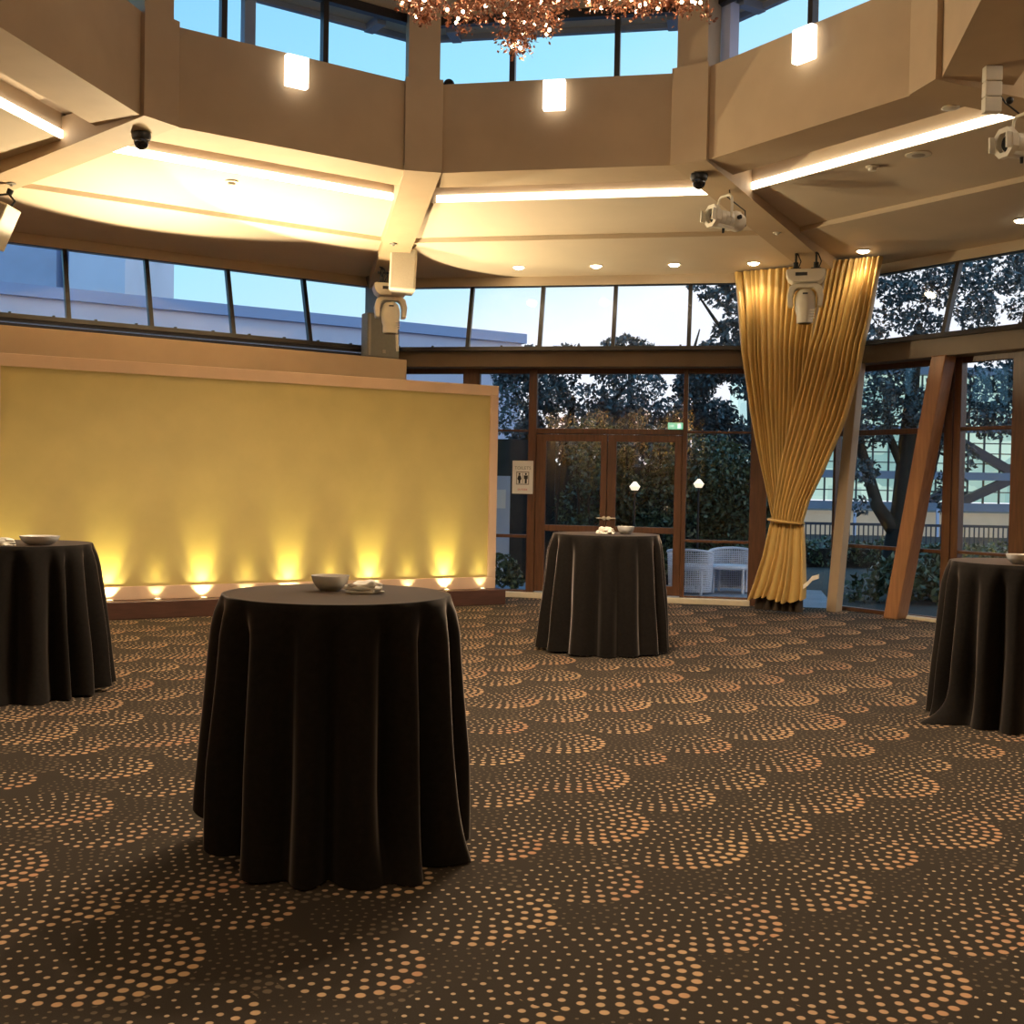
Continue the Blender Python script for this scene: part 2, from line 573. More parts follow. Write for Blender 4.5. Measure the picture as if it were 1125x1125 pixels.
tag(MB().wbox(-1, -.36, -.25, 3.75, 3.86, 5.2, 6.30).build('trim_33', M['eave']), 'grey outside post behind the left clerestory window', 'post', kind='structure')
# aisle roof outside
mb = MB()
for k in FACES:
    e0, e1 = 3.9 * math.tan(PI / 8), 8.3 * math.tan(PI / 8)
    mb.hexa([W(k, -e0, 3.9, 5.12), W(k, e0, 3.9, 5.12), W(k, e1, 8.3, 4.92), W(k, -e1, 8.3, 4.92),
             W(k, -e0, 3.9, 5.2), W(k, e0, 3.9, 5.2), W(k, e1, 8.3, 5.0), W(k, -e1, 8.3, 5.0)])
tag(mb.build('trim_31', M['roof']), 'grey roof over the aisle', 'roof', kind='structure')

# clerestory windows
CA = RR + 0.22
for i, k in enumerate((-2, -1, 0, 1, 2)):
    w = empty('window_%d' % (10 + i), W(k, 0, CA, RT), 'clerestory window strip with dark mullions above the ring bulkhead', 'window', 'clerestory windows', 'structure')
    fb = MB()
    e = 1.42
    fb.wbox(k, -e, e, CA - .03, CA + .05, 6.27, 6.36)
    fb.wbox(k, -e, e, CA - .03, CA + .05, RT, RT + .02)
    us = {-2: (-.5, .5), -1: (-0.65, 0.38), 0: (-0.49, 0.58), 1: (-0.11, .9), 2: (-.5, .5)}[k]
    for u in us:
        fb.wbox(k, u - .028, u + .028, CA - .03, CA + .05, RT, 6.3)
    fb.build('window_frame', M['dark'], w)
    ed = [-e] + list(us) + [e]
    for a, b in zip(ed[:-1], ed[1:]):
        MB().wbox(k, a + .01, b - .01, CA, CA + .01, RT, 6.3).build('pane', M['glassup'], w)

# cove strip lights in the slot between ring beam and ceiling
for i, k in enumerate(FACES):
    e = CI * math.tan(PI / 8) - 0.22
    o = MB().wbox(k, -e + (0.10 if k == 0 else 0), e, CI - 0.03, CI - 0.002, 4.665, 4.735).build('cove_light', M['cove'])
    lab = {-2: 'bright cove strip light at the upper left edge of the picture', -1: 'cove strip light above the gold partition, in the brightest ceiling bay',
           0: 'long cove strip light above the doors', 1: 'slanting cove strip light above the gold curtain and right windows'}.get(k, 'cove strip light in the bay beside or behind the viewer')
    tag(o, lab, 'cove light', 'cove strip lights around the raised octagon')

# outer fascia between ceiling and upper glazing, header beams
for i, (k, nm) in enumerate(((-1, 'left'), (0, 'middle'), (1, 'right'))):
    mb = MB()
    mb.hexa([UP(k, -3.15, 4.27, .06), UP(k, 3.15, 4.27, .06), UP(k, 3.15, 4.27, -.1), UP(k, -3.15, 4.27, -.1),
             UP(k, -3.15, 4.45, .02), UP(k, 3.15, 4.45, .02), UP(k, 3.15, 4.45, -.1), UP(k, -3.15, 4.45, -.1)])
    tag(mb.build('trim_%d' % (40 + i), M['ceil']), 'beige strip above the %s upper windows' % nm, 'trim', kind='structure')

# upper raked windows
UPM = {-1: [-3.02, -2.2, -1.16, -0.185, 0.86, 1.92, 2.93], 0: [-3.0, -1.783, -0.791, 0.20, 1.196, 2.2, 3.0], 1: [-3.0, -1.312, -0.3, 0.7, 1.7, 2.9]}
for i, k in enumerate((-1, 0, 1)):
    w = empty('window_%d' % (1 + i), W(k, 0, AU + KU * 3.4, 3.4),
              ['upper window strip with dark mullions above the gold partition', 'upper window strip with dark mullions above the timber doors', 'upper window strip beside the gold curtain with trees behind'][i], 'window', kind='structure')
    fb = MB()
    U = UPM[k]
    fb.rbox(k, U[0] - .1, U[-1] + .1, 3.36, 3.415, -.03, .05)
    fb.rbox(k, U[0] - .1, U[-1] + .1, 4.262, 4.30, -.03, .05)
    for j, u in enumerate(U):
        q = .026 if 0 < j < len(U) - 1 else .05
        fb.rbox(k, u - q, u + q, 3.40, 4.28, -.03, .045)
    # small drainage nubs and a lower rail along the sill
    for j in range(13):
        u = U[0] + .25 + j * .48
        if u < U[-1]:
            fb.rbox(k, u - .012, u + .012, 3.41, 3.432, .0, .05)
    fb.build('window_frame', M['dark'], w)
    for a, b in zip(U[:-1], U[1:]):
        MB().rbox(k, a + .02, b - .02, 3.41, 4.27, 0, .01).build('pane', M['glass'], w)

# left spandrel wall with its ledge under the left windows
mb = MB()
mb.wbox(-1, -3.4, 3.206, 6.9, 7.6, 0, 3.235)
tag(mb.build('wall_left', M['ledge'], bevel=.01), 'tan wall with a ledge below the left upper windows', 'wall', kind='structure')
mb = MB()
mb.wbox(-1, -3.1, 3.1, 7.16, 7.3, 3.235, 3.30)
mb.wbox(-1, -3.1, 3.1, 7.20, 7.3, 3.32, 3.38)
tag(mb.build('trim_45', M['dark']), 'dark rail on the ledge below the left upper windows', 'trim', kind='structure')
# header beams, middle and right
for i, k in enumerate((0, 1)):
    mb = MB()
    mb.wbox(k, -3.0 if k == 0 else -2.95, 3.0, 7.29, 7.62, 3.15, 3.37)
    tag(mb.build('trim_%d' % (46 + i), M['header'], bevel=.008), 'olive brown beam above the %s' % ('timber doors' if k == 0 else 'right windows'), 'beam', kind='structure')
mb = MB()
mb.wbox(-1, 2.86, 3.12, 7.12, 7.5, 3.24, 4.5)
tag(mb.build('trim_48', M['greycab']), 'grey corner post between left and middle upper windows', 'trim', kind='structure')

# lower middle facade: timber frame, sidelights, double doors
def frame_and_panes(name, label, k, verts, rails, cells, A=AL, mt='wood', d0=.06, d1=.05):
    w = empty(name, W(k, (verts[0][0] + verts[-1][1]) / 2, A, 0), label, 'window', kind='structure')
    fb = MB()
    for u0, u1, h0, h1 in verts4(verts):
        fb.wbox(k, u0, u1, A - d0, A + d1, h0, h1)
    for u0, u1, h0, h1 in rails:
        fb.wbox(k, u0, u1, A - d0 * .7, A + d1 * .8, h0, h1)
    fb.build('window_frame', M[mt], w, bevel=.006)
    for u0, u1, h0, h1 in cells:
        MB().wbox(k, u0, u1, A - .005, A + .005, h0, h1).build('pane', M['glass'], w)
    return w


def verts4(v):
    return [q if len(q) == 4 else (q[0], q[1], 0.0, 3.16) for q in v]


frame_and_panes('window_4', 'timber framed sidelight left of the doors, partly behind the gold partition', 0,
                [(-3.0, -2.85), (-1.91, -1.676), (-0.976, -0.866, 0, 3.16)],
                [(-3.0, -.9, 3.083, 3.18), (-1.7, -.9, 2.285, 2.315), (-1.7, -.9, .82, .865), (-1.7, -.9, .05, .10), (-2.9, -1.8, 2.285, 2.315)],
                [(-2.85, -1.91, .1, 3.083), (-1.676, -.976, .1, .82), (-1.676, -.976, .865, 2.285), (-1.676, -.976, 2.315, 3.083)])
frame_and_panes('window_5', 'timber transom window above the double doors', 0,
                [(1.132, 1.192, 0, 3.16)], [(-.87, 1.15, 3.083, 3.18), (-.87, 1.15, 2.262, 2.335)],
                [(-.866, 1.132, 2.335, 3.083)])
frame_and_panes('window_6', 'timber framed sidelight between the doors and the gold curtain', 0,
                [(2.03, 2.25), (3.10, 3.12)],
                [(1.19, 3.0, 3.083, 3.18), (1.19, 2.05, 2.285, 2.32), (1.19, 2.05, .82, .86), (1.19, 2.05, .07, .10)],
                [(1.192, 2.03, .10, .82), (1.192, 2.03, .86, 2.285), (1.192, 2.03, 2.32, 3.083), (2.25, 3.10, .0, 3.083)])
for i, (u0, u1, g0, g1) in enumerate(((-.862, .118, -.725, .03), (.125, 1.13, .245, 1.03))):
    w = empty('door_%d' % (i + 1), W(0, (u0 + u1) / 2, AL, .03), ['left leaf of the brown timber glazed double door', 'right leaf of the brown timber glazed double door, behind the small far table'][i], 'door', kind='structure')
    fb = MB()
    A0, A1 = AL - .045, AL + .02
    fb.wbox(0, u0, g0, A0, A1, .09, 2.255)
    fb.wbox(0, g1, u1, A0, A1, .09, 2.255)
    fb.wbox(0, g0 - .01, g1 + .01, A0 + .002, A1 - .002, 2.162, 2.255)
    fb.wbox(0, g0 - .01, g1 + .01, A0 + .002, A1 - .002, .925, 1.01)
    fb.wbox(0, g0 - .01, g1 + .01, A0 + .002, A1 - .002, .09, .22)
    fb.build('door_frame', M['wood'], w, bevel=.006)
    MB().wbox(0, g0, g1, AL - .02, AL - .01, 1.01, 2.162).build('pane', M['glass'], w)
    MB().wbox(0, g0, g1, AL - .02, AL - .01, .22, .925).build('pane', M['glass'], w)
    hb = MB()
    hu = .09 if i == 0 else .155
    p = W(0, hu, A0, 1.12)
    n, t = nt(0)
    hb.tube(p, p - Vector((n[0], n[1], 0)) * .012, .028, n=16)
    q = p - Vector((n[0], n[1], 0)) * .045
    hb.tube(p, q, .009)
    hb.tube(q, q + Vector((t[0], t[1], 0)) * (-.1 if i == 0 else .1), .009)
    tag(hb.build('door_handle', M['white'], w, smooth=True), 'pale metal door handle')
mb = MB().wbox(0, -2.95, 2.06, 7.43, AL + .12, 0, .075)
tag(mb.build('trim_50', M['sill'], bevel=.008), 'cream sill along the foot of the doors and sidelights', 'sill', kind='structure')
mb = MB().wbox(1, -2.05, 3.0, 7.45, AL + .12, 0, .04)
tag(mb.build('trim_51', M['sill'], bevel=.006), 'cream sill at the foot of the right windows', 'sill', kind='structure')

# lower right facade
frame_and_panes('window_7', 'tall window between the gold curtain and the brown raked column', 1,
                [(-3.14, -3.12), (-1.50, -1.385)],
                [(-3.12, -1.4, 3.083, 3.18), (-3.12, -1.4, 2.265, 2.335), (-3.12, -1.4, .82, .865), (-3.12, -1.4, 0, .05)],
                [(-3.12, -1.50, .05, .82), (-3.12, -1.50, .865, 2.265), (-3.12, -1.50, 2.335, 3.083)])
frame_and_panes('window_8', 'tall window right of the brown raked column, behind the right table', 1,
                [(-1.37, -1.275), (-.62, -.42), (1.0, 1.2), (2.7, 3.0)],
                [(-1.3, 2.9, 3.083, 3.18), (-1.3, 2.9, 2.285, 2.33), (-1.3, 2.9, .835, .87), (-1.3, 2.9, .0, .05)],
                [(-1.275, -.62, .05, .835), (-1.275, -.62, .87, 2.285), (-1.275, -.62, 2.33, 3.083), (-.42, 1.0, .05, 3.083), (1.2, 2.7, .05, 3.083)])

# raked columns in front of the right windows
def raked(name, label, base, top, wu, wa, m, h1):
    mb = MB()
    (ub, Ab), (ut, At) = base, top
    P = []
    for u, A, h in ((ub, Ab, 0), (ut, At, h1)):
        P += [W(1, u - wu, A, h), W(1, u, A, h), W(1, u, A + wa, h), W(1, u - wu, A + wa, h)]
    mb.hexa(P)
    o = mb.build(name, m, bevel=.012)
    return tag(o, label, 'column', kind='structure')


raked('column_timber', 'orange brown raked timber column right of the pale raked column', (-1.90, 7.27), (-1.31, 7.27), .20, .21, M['woodlt'], 3.16)
raked('column_pale', 'pale tan raked column just right of the gold curtain', (-2.78, 7.20), (-2.50, 7.20), .155, .13, M['pole'], 3.15)

# side walls and the room behind the viewer
for i, k in enumerate((-2, 2)):
    tag(MB().wbox(k, -HALF, HALF, AL, AL + .2, 0, 4.6).build('wall_%s' % ('west', 'east')[i], M['paint']), 'beige side wall outside the picture', 'wall', kind='structure')
a = W(-2.5, 0, AL / math.cos(PI / 8), 0)
b = W(2.5, 0, AL / math.cos(PI / 8), 0)
tag(MB().box(a.x - .2, a.x, -6, a.y, 0, 4.6).build('wall_rear_left', M['paint']), 'beige wall behind the viewer on the left', 'wall', kind='structure')
tag(MB().box(b.x, b.x + .2, -6, b.y, 0, 4.6).build('wall_rear_right', M['paint']), 'beige wall behind the viewer on the right', 'wall', kind='structure')
mb = MB()
prev = None
n = 420
vs, fs = [], []
for i in range(n + 1):
    x = a.x + (b.x - a.x) * i / n
    y = -5.75 + .13 * math.sin(i * .62) + .09 * math.sin(i * .27 + 1)
    vs += [(x, y, 0), (x, y, 4.42), (x, -6.1, 0), (x, -6.1, 4.42)]
for i in range(n):
    q = 4 * i
    fs += [(q, q + 4, q + 5, q + 1), (q + 2, q + 3, q + 7, q + 6), (q + 1, q + 5, q + 7, q + 3), (q, q + 2, q + 6, q + 4)]
mb.add(vs, fs)
tag(mb.build('wall_rear', M['satin'], smooth=True), 'rear wall hung with gold drapes, seen only as reflections in the glass', 'wall', kind='structure')

# ================================================================== GOLD PARTITION
PA = Vector((-4.427, 12.449, 0))
PD = Vector((0.8680, 0.4966, 0))
PN = Vector((-0.4966, 0.8680, 0))


def PW(s, o, h):
    return PA + PD * s + PN * o + Vector((0, 0, h))


def pbox(mb, s0, s1, o0, o1, h0, h1):
    return mb.hexa([PW(s0, o0, h0), PW(s1, o0, h0), PW(s1, o1, h0), PW(s0, o1, h0), PW(s0, o0, h1), PW(s1, o0, h1), PW(s1, o1, h1), PW(s0, o1, h1)])


part = empty('partition', PW(1.9, .3, 0), 'low freestanding gold partition wall with beige frame, lit from below by uplights', 'partition')
pbox(MB(), -1.45, 5.03, 0, .62, 0, .195).build('plinth', M['plinth'], part, bevel=.008)
mb = MB()
O0, O1 = .20, .46
pbox(mb, -1.12, 4.985, O0, O1, 2.70, 2.835)
pbox(mb, -1.12, 4.985, O0, O1, .195, .345)
pbox(mb, -1.12, -.985, O0, O1, .345, 2.70)
pbox(mb, 4.87, 4.985, O0, O1, .345, 2.70)
tag(mb.build('frame', M['pframe'], part, bevel=.006), 'pinkish beige frame')
tag(pbox(MB(), -.99, 4.875, O0 + .025, O1 - .02, .34, 2.705).build('panel', M['gold'], part), 'olive gold panel')

# uplights on the plinth
for i in range(12):
    s = .12 + .515 * (i - 2)
    strong = i % 2 == 0
    u = empty('uplight', PW(s, .13, .195), None, 'uplight', 'uplights along the partition plinth')
    MB().lathe([(.042, 0), (.042, .012), (.033, .014), (.033, .008)], PW(s, .13, .195), 20).build('rim', M['white'], u, smooth=True)
    MB().lathe([(.031, .001), (.031, .010)], PW(s, .13, .195), 20).build('lens', M['upl'], u)
    nm = ['first', 'second', 'third', 'fourth', 'fifth', 'sixth', 'seventh', 'eighth', 'ninth', 'tenth']
    if i < 2:
        tag(u, ['small round uplight on the plinth hidden by the left table, nearer its middle', 'small round uplight on the plinth hidden by the left table, nearer its right edge'][i])
    else:
        tag(u, 'small round %s uplight on the partition plinth, %s from the left table' % ('bright' if strong else 'dimmer', nm[i - 2]))
    spot(PW(s, .105, .213), PW(s, .205, .36), 13 if strong else 3.5, 92 if strong else 80, .6, (1, .88, .45), .012, 'uplight_beam')
    spot(PW(s, .105, .213), PW(s, .215, .62), 58 if strong else 8.0, 50 if strong else 40, .9, (1, .84, .26), .012, 'uplight_beam')

# ================================================================== TABLES
def cloth(parent, c, top, R, Rb, folds, seed, bumps=(), hem=None):
    rnd = random.Random(seed)
    nth = 300
    ph = []
    # irregular fold phase so folds differ in width
    acc = 0
    wts = [rnd.uniform(.6, 1.5) for _ in range(folds)]
    tot = sum(wts)
    edges = [0]
    for w_ in wts:
        acc += w_ / tot * 2 * PI
        edges.append(acc)
    amp = [rnd.uniform(.55, 1.25) for _ in range(folds)]
    off = rnd.uniform(0, 2 * PI)

    def fold(th):
        q = (th - off) % (2 * PI)
        for i in range(folds):
            if q <= edges[i + 1] + 1e-9:
                x = (q - edges[i]) / (edges[i + 1] - edges[i])
                a0, a1 = amp[i], amp[(i + 1) % folds]
                dd = min(x, 1 - x)
                a = a0 * (1 - x) + a1 * x
                return a * (.12 - .62 * math.exp(-(dd / .17) ** 2) - .42 * math.cos(2 * PI * x))
        return 0

    rows = []
    tops = [0.001, .3, .6, .85, .96, 1.0]
    for f in tops:
        rows.append([(R * f * math.cos(2 * PI * j / nth), R * f * math.sin(2 * PI * j / nth), top) for j in range(nth)])
    H = 40
    for i in range(1, H + 1):
        t = i / H
        row = []
        for j in range(nth):
            th = 2 * PI * j / nth
            fo = fold(th)
            hz = hem(th) if hem else .012
            z = top - .004 - (top - hz - .004) * t
            ramp = min(1, t * 1.5)
            r = R + .012 * min(1, t * 14) + (Rb - R) * t + fo * (.034 * min(1, t * 7) + .050 * ramp)
            for (bt, bw, bd, p) in bumps:
                d = math.atan2(math.sin(th - bt), math.cos(th - bt))
                r += bd * math.exp(-(d / bw) ** 2) * t ** p
            r += .006 * math.sin(7 * t + 5 * th + seed) * t
            row.append((r * math.cos(th), r * math.sin(th), z))
        rows.append(row)
    mb = MB()
    vs = [(c[0] + p[0], c[1] + p[1], p[2]) for r_ in rows for p in r_]
    fs = []
    for i in range(len(rows) - 1):
        for j in range(nth):
            fs.append((i * nth + j, i * nth + (j + 1) % nth, (i + 1) * nth + (j + 1) % nth, (i + 1) * nth + j))
    fs.append(tuple(reversed(range(nth))))
    mb.add(vs, fs)
    o = mb.build('tablecloth', M['cloth'], parent, smooth=True)
    for p in o.data.polygons:
        p.use_smooth = True
    if o.data.attributes.get('sharp_edge'):
        o.data.attributes.remove(o.data.attributes['sharp_edge'])
    return o


def interp(tab):
    tab = [(math.radians(a), h) for a, h in tab]

    def f(th):
        th %= 2 * PI
        for (a0, h0), (a1, h1) in zip(tab, tab[1:] + [(tab[0][0] + 2 * PI, tab[0][1])]):
            if a0 <= th <= a1:
                x = (th - a0) / (a1 - a0)
                return h0 + (h1 - h0) * (x * x * (3 - 2 * x))
        return tab[0][1]
    return f


TABLES = [
    ((-0.735, 4.90), 1.075, .480, .525, 15, 3, [(math.radians(303), .15, .12, 7), (math.radians(345), .13, .08, 6)],
     interp([(0, .03), (150, .17), (180, .21), (205, .14), (225, .06), (245, .012), (290, .004), (310, .003), (345, .008)]),
     'cocktail table under a black floor-length cloth, the large near one in front'),
    ((0.90, 11.00), 1.10, .505, .585, 16, 11, [(math.radians(200), .2, .04, 6)], interp([(0, .03), (180, .03), (230, .02), (270, .005), (320, .02)]),
     'cocktail table under a black cloth, the far one in front of the timber doors'),
    ((-3.53, 8.33), 1.065, .48, .57, 18, 23, [(math.radians(283), .4, .07, 7), (math.radians(10), .5, .03, 1)], interp([(0, .04), (180, .02), (250, .004), (300, .003), (340, .02)]),
     'cocktail table under a black cloth, cut by the left picture edge'),
    ((3.53, 7.95), 1.082, .48, .54, 18, 31, [(math.radians(196), .20, .22, 14), (math.radians(235), .22, .05, 5)], interp([(0, .02), (180, .008), (200, .003), (230, .003), (270, .003)]),
     'cocktail table under a black cloth pooling on the carpet at the right picture edge'),
]
for (c, top, R, Rb, nf, seed, bumps, hem, lab) in TABLES:
    t = empty('cocktail_table', (c[0], c[1], 0), lab, 'table', 'cocktail tables under black cloths')
    cloth(t, c, top, R, Rb, nf, seed, bumps, hem)


def bowl(x, y, z, r, h, label, grp='white bowls on the cocktail tables'):
    pr = [(.001, 0), (r * .50, 0), (r * .55, h * .05), (r * .74, h * .25), (r * .88, h * .52), (r * .955, h * .78), (r, h), (r * .965, h), (r * .91, h * .76), (r * .83, h * .52), (r * .68, h * .28), (r * .42, h * .13), (.001, h * .10)]
    return tag(MB().lathe(pr, (x, y, z), 40).build('bowl', M['china'], smooth=True), label, 'bowl', grp)


bowl(-0.785, 5.02, 1.076, .083, .066, 'white bowl on the near table, left of its folded napkin')
bowl(1.085, 10.98, 1.101, .085, .075, 'small white bowl on the far table, right of the napkin stack')
bowl(-3.31, 8.10, 1.066, .135, .066, 'wide white bowl on the left table, right of its napkin')
bowl(3.405, 7.72, 1.083, .092, .066, 'white bowl on the right table at the picture edge')


def napkin(x, y, z, w, d, h, rz, seed, label, layers=3):
    rnd = random.Random(seed)
    mb = MB()
    zz = 0.0
    for l in range(layers):
        nx, ny = 18, 12
        hl = h / layers
        ang = rnd.uniform(-.25, .25)
        sx, sy = w * rnd.uniform(.86, 1) * (1 - .06 * l), d * rnd.uniform(.86, 1) * (1 - .06 * l)
        p1, p2 = rnd.uniform(0, 6), rnd.uniform(0, 6)
        top, bot = [], []
        for j in range(ny):
            for i in range(nx):
                u, v = i / (nx - 1) * 2 - 1, j / (ny - 1) * 2 - 1
                q = max(abs(u), abs(v))
                k = 1 - .22 * abs(u * v)
                px = u * sx / 2 * k + .012 * math.sin(v * 3 + p1)
                py = v * sy / 2 * k + .010 * math.sin(u * 4 + p2)
                e = (1 - q ** 6)
                hz = hl * (.45 + .75 * e * (.55 + .3 * math.sin(u * 3.1 + v * 2 + p1) + .22 * math.sin(u * 6 - v * 3.5 + p2)))
                ca, sa = math.cos(ang), math.sin(ang)
                top.append((px * ca - py * sa, px * sa + py * ca, zz + max(hz, hl * .3)))
                bot.append((px * ca - py * sa, px * sa + py * ca, zz + (.15 * hl * (1 - e))))
        fs = []
        N_ = nx * ny
        for j in range(ny - 1):
            for i in range(nx - 1):
                a_ = j * nx + i
                fs += [(a_, a_ + 1, a_ + nx + 1, a_ + nx), (N_ + a_ + nx, N_ + a_ + nx + 1, N_ + a_ + 1, N_ + a_)]
        for i in range(nx - 1):
            fs += [(i + 1, i, N_ + i, N_ + i + 1), ((ny - 1) * nx + i, (ny - 1) * nx + i + 1, N_ + (ny - 1) * nx + i + 1, N_ + (ny - 1) * nx + i)]
        for j in range(ny - 1):
            a_, b_ = j * nx, j * nx + nx - 1
            fs += [(a_, a_ + nx, N_ + a_ + nx, N_ + a_), (b_ + nx, b_, N_ + b_, N_ + b_ + nx)]
        mb.add(top + bot, fs)
        zz += hl * .62
    mb.xf(Matrix.Translation((x, y, z)) @ Matrix.Rotation(rz, 4, 'Z'))
    return tag(mb.build('napkin', M['linen'], smooth=True), label, 'napkin', 'folded napkins on the cocktail tables')


napkin(-0.625, 4.94, 1.0755, .175, .125, .068, .1, 4, 'loosely folded cream napkin on the near table, right of its bowl')
napkin(0.892, 10.93, 1.1005, .19, .14, .095, 0, 9, 'stack of folded cream napkins on the far table, left of the small bowl', 4)
napkin(-3.515, 7.985, 1.0655, .20, .11, .070, -.3, 14, 'folded cream napkin leaning on the wide bowl of the left table')
napkin(3.555, 7.66, 1.0825, .14, .11, .075, .3, 21, 'folded cream napkin beside the bowl on the right table')

# ================================================================== CURTAIN
def CW(u, A, h):
    return W(.5, u, A, h)


cur = empty('curtain', CW(-.35, 7.4, 0), 'gold satin floor-length curtain gathered by a tieback at the corner between the windows', 'curtain')


def lut(tab, h):
    # tab: list of (h,u) descending in h
    if h >= tab[0][0]:
        (h0, u0), (h1, u1) = tab[0], tab[1]
    elif h <= tab[-1][0]:
        return tab[-1][1]
    else:
        for (h0, u0), (h1, u1) in zip(tab[:-1], tab[1:]):
            if h1 <= h <= h0:
                break
    return u0 + (u1 - u0) * (h - h0) / (h1 - h0)


def drape(name, Lt, Rt, h0, h1, A, nf, amp0, amp1, seed, m, bow=0.0, rows=46, hemw=0.0, thick=.012, lean=0.0):
    rnd = random.Random(seed)
    n = 200
    phs = [0]
    for i in range(nf):
        phs.append(phs[-1] + rnd.uniform(.6, 1.4))
    am = [rnd.uniform(.6, 1.2) for _ in range(nf + 1)]

    def fold(x):
        q = x * phs[-1]
        for i in range(nf):
            if q <= phs[i + 1] + 1e-9:
                f = (q - phs[i]) / (phs[i + 1] - phs[i])
                return (math.sin(PI * f) ** .8 - .5) * am[i]
        return 0
    front = []
    for r in range(rows + 1):
        t = r / rows
        h = h0 + (h1 - h0) * t
        ul, ur = lut(Lt, h), lut(Rt, h)
        row = []
        for i in range(n + 1):
            x = i / n
            am_ = amp0 + (amp1 - amp0) * t
            o = fold(x) * am_ + bow * math.sin(PI * x) * (t if bow > 0 else 1)
            hh = h
            if hemw and r > rows - 8:
                hh = h - hemw * (math.sin(x * 9 + seed) * .5 + fold(x) * .6) * ((r - rows + 8) / 8)
            row.append(CW(ul + (ur - ul) * x + .004 * math.sin(h * 5 + x * 9), A - o + lean * max(0, h - 3.35), hh))
        front.append(row)
    back = [[p + Vector((*nt(.5)[0], 0)) * thick for p in row] for row in front]
    vs = [p for row in front for p in row] + [p for row in back for p in row]
    N_ = (rows + 1) * (n + 1)
    fs = []
    for r in range(rows):
        for i in range(n):
            a_ = r * (n + 1) + i
            fs += [(a_, a_ + 1, a_ + n + 2, a_ + n + 1), (N_ + a_ + n + 1, N_ + a_ + n + 2, N_ + a_ + 1, N_ + a_)]
        a_, b_ = r * (n + 1), r * (n + 1) + n
        fs += [(a_, a_ + n + 1, N_ + a_ + n + 1, N_ + a_), (b_ + n + 1, b_, N_ + b_, N_ + b_ + n + 1)]
    for i in range(n):
        a_ = rows * (n + 1) + i
        fs += [(i + 1, i, N_ + i, N_ + i + 1), (a_, a_ + 1, N_ + a_ + 1, N_ + a_)]
    o = MB().add(vs, fs).build(name, m, cur, smooth=True)
    return o


drape('left_drape', [(4.327, -1.20), (3.39, -.995), (2.57, -.855), (1.99, -.715), (1.41, -.57), (1.14, -.50)],
      [(4.33, .02), (3.4, -.03), (2.6, -.10), (1.9, -.21), (1.4, -.25), (1.14, -.22)], 4.40, 1.13, 7.25, 14, .075, .050, 2, M['satin'], lean=.25)
drape('right_drape', [(4.33, .10), (3.45, .01), (2.666, -.18), (1.87, -.36), (1.298, -.44), (1.14, -.44)],
      [(4.30, .765), (3.634, .705), (2.98, .61), (2.43, .46), (1.763, .195), (1.42, .03), (1.14, -.055)], 4.40, 1.13, 7.08, 11, .090, .062, 5, M['satin'], lean=.25)
drape('tail', [(1.17, -.49), (.704, -.59), (.345, -.71), (.10, -.81)], [(1.17, -.065), (.731, -.03), (.387, -.01), (.10, -.02)], 1.17, .17, 7.15, 8, .03, .10, 8, M['satin'], bow=.08, hemw=.05)
o = drape('hem_shade', [(1.1, -.40), (.5, -.63), (.02, -.72)], [(1.1, -.11), (.5, -.07), (.02, -.08)], 1.05, .02, 7.22, 6, .02, .07, 12, M['hem_shade'], bow=.03)  # dark inner layer that paints the shade between hem and floor
o['label'] = 'dark layer standing for shade under the hem'
mb = MB()
tb = []
for i in range(25):
    q = 2 * PI * i / 24
    tb.append(CW(-.285 + .225 * math.cos(q), 7.15 + .13 * math.sin(q), 1.155 - .02 * math.cos(q)))
mb.path(tb, .018, 8)
mb.build('tieback', M['satin'], cur, smooth=True)
sash = [CW(-.02, 7.08, .33), CW(.04, 7.06, .37), CW(.10, 7.05, .44), CW(.18, 7.06, .47)]
mb = MB()
for p0, p1 in zip(sash[:-1], sash[1:]):
    q0, q1 = Vector((0, 0, .055)), Vector((*nt(.5)[0], 0)) * .02
    mb.hexa([p0, p1, p1 + q1, p0 + q1, p0 + q0, p1 + q0, p1 + q0 + q1, p0 + q0 + q1])
tag(mb.build('sash_end', M['linen'], cur, smooth=True), 'pale end of the curtain sash')

# ================================================================== CEILING FITTINGS
# recessed downlights
def zc(A):
    return 4.515 + (4.40 - 4.515) * (A - CS) / (CO - CS)


dl = [(0, -1.045, 'recessed downlight left of the row above the doors, at the edge of the ceiling shadow'), (0, -.015, 'recessed downlight above the left door leaf, second of the row'),
      (0, 1.0, 'recessed downlight above the right door leaf, third of the row'), (0, 2.005, 'recessed downlight just left of the curtain top'),
      (1, -2.18, 'recessed downlight just right of the curtain top'), (1, -.12, 'recessed downlight at the right picture edge')]
proto = empty('downlight', (0, 0, 0), local=True, cat='downlight', group='recessed downlights')
MB().lathe([(.085, 0), (.088, -.006), (.074, -.008), (.070, 0.0)], (0, 0, 0), 28).build('trim_ring', M['white'], proto, smooth=True)
MB().lathe([(.069, -.001), (.066, -.012), (.05, -.024), (.025, -.031), (.001, -.033)], (0, 0, 0), 24).build('diffuser', M['lamp'], proto)
for i, (k, u, lab) in enumerate(dl):
    o = proto if i == 0 else copy_tree(proto)
    A = 6.97 if k == 0 else 6.83
    o.location = W(k, u, A, zc(A) - .0005)
    o['label'] = lab
    spot(W(k, u, A, zc(A) - .03), W(k, u, A, 0), 60, 112, .7, (1, .74, .46), .02, 'downlight_or_fill')
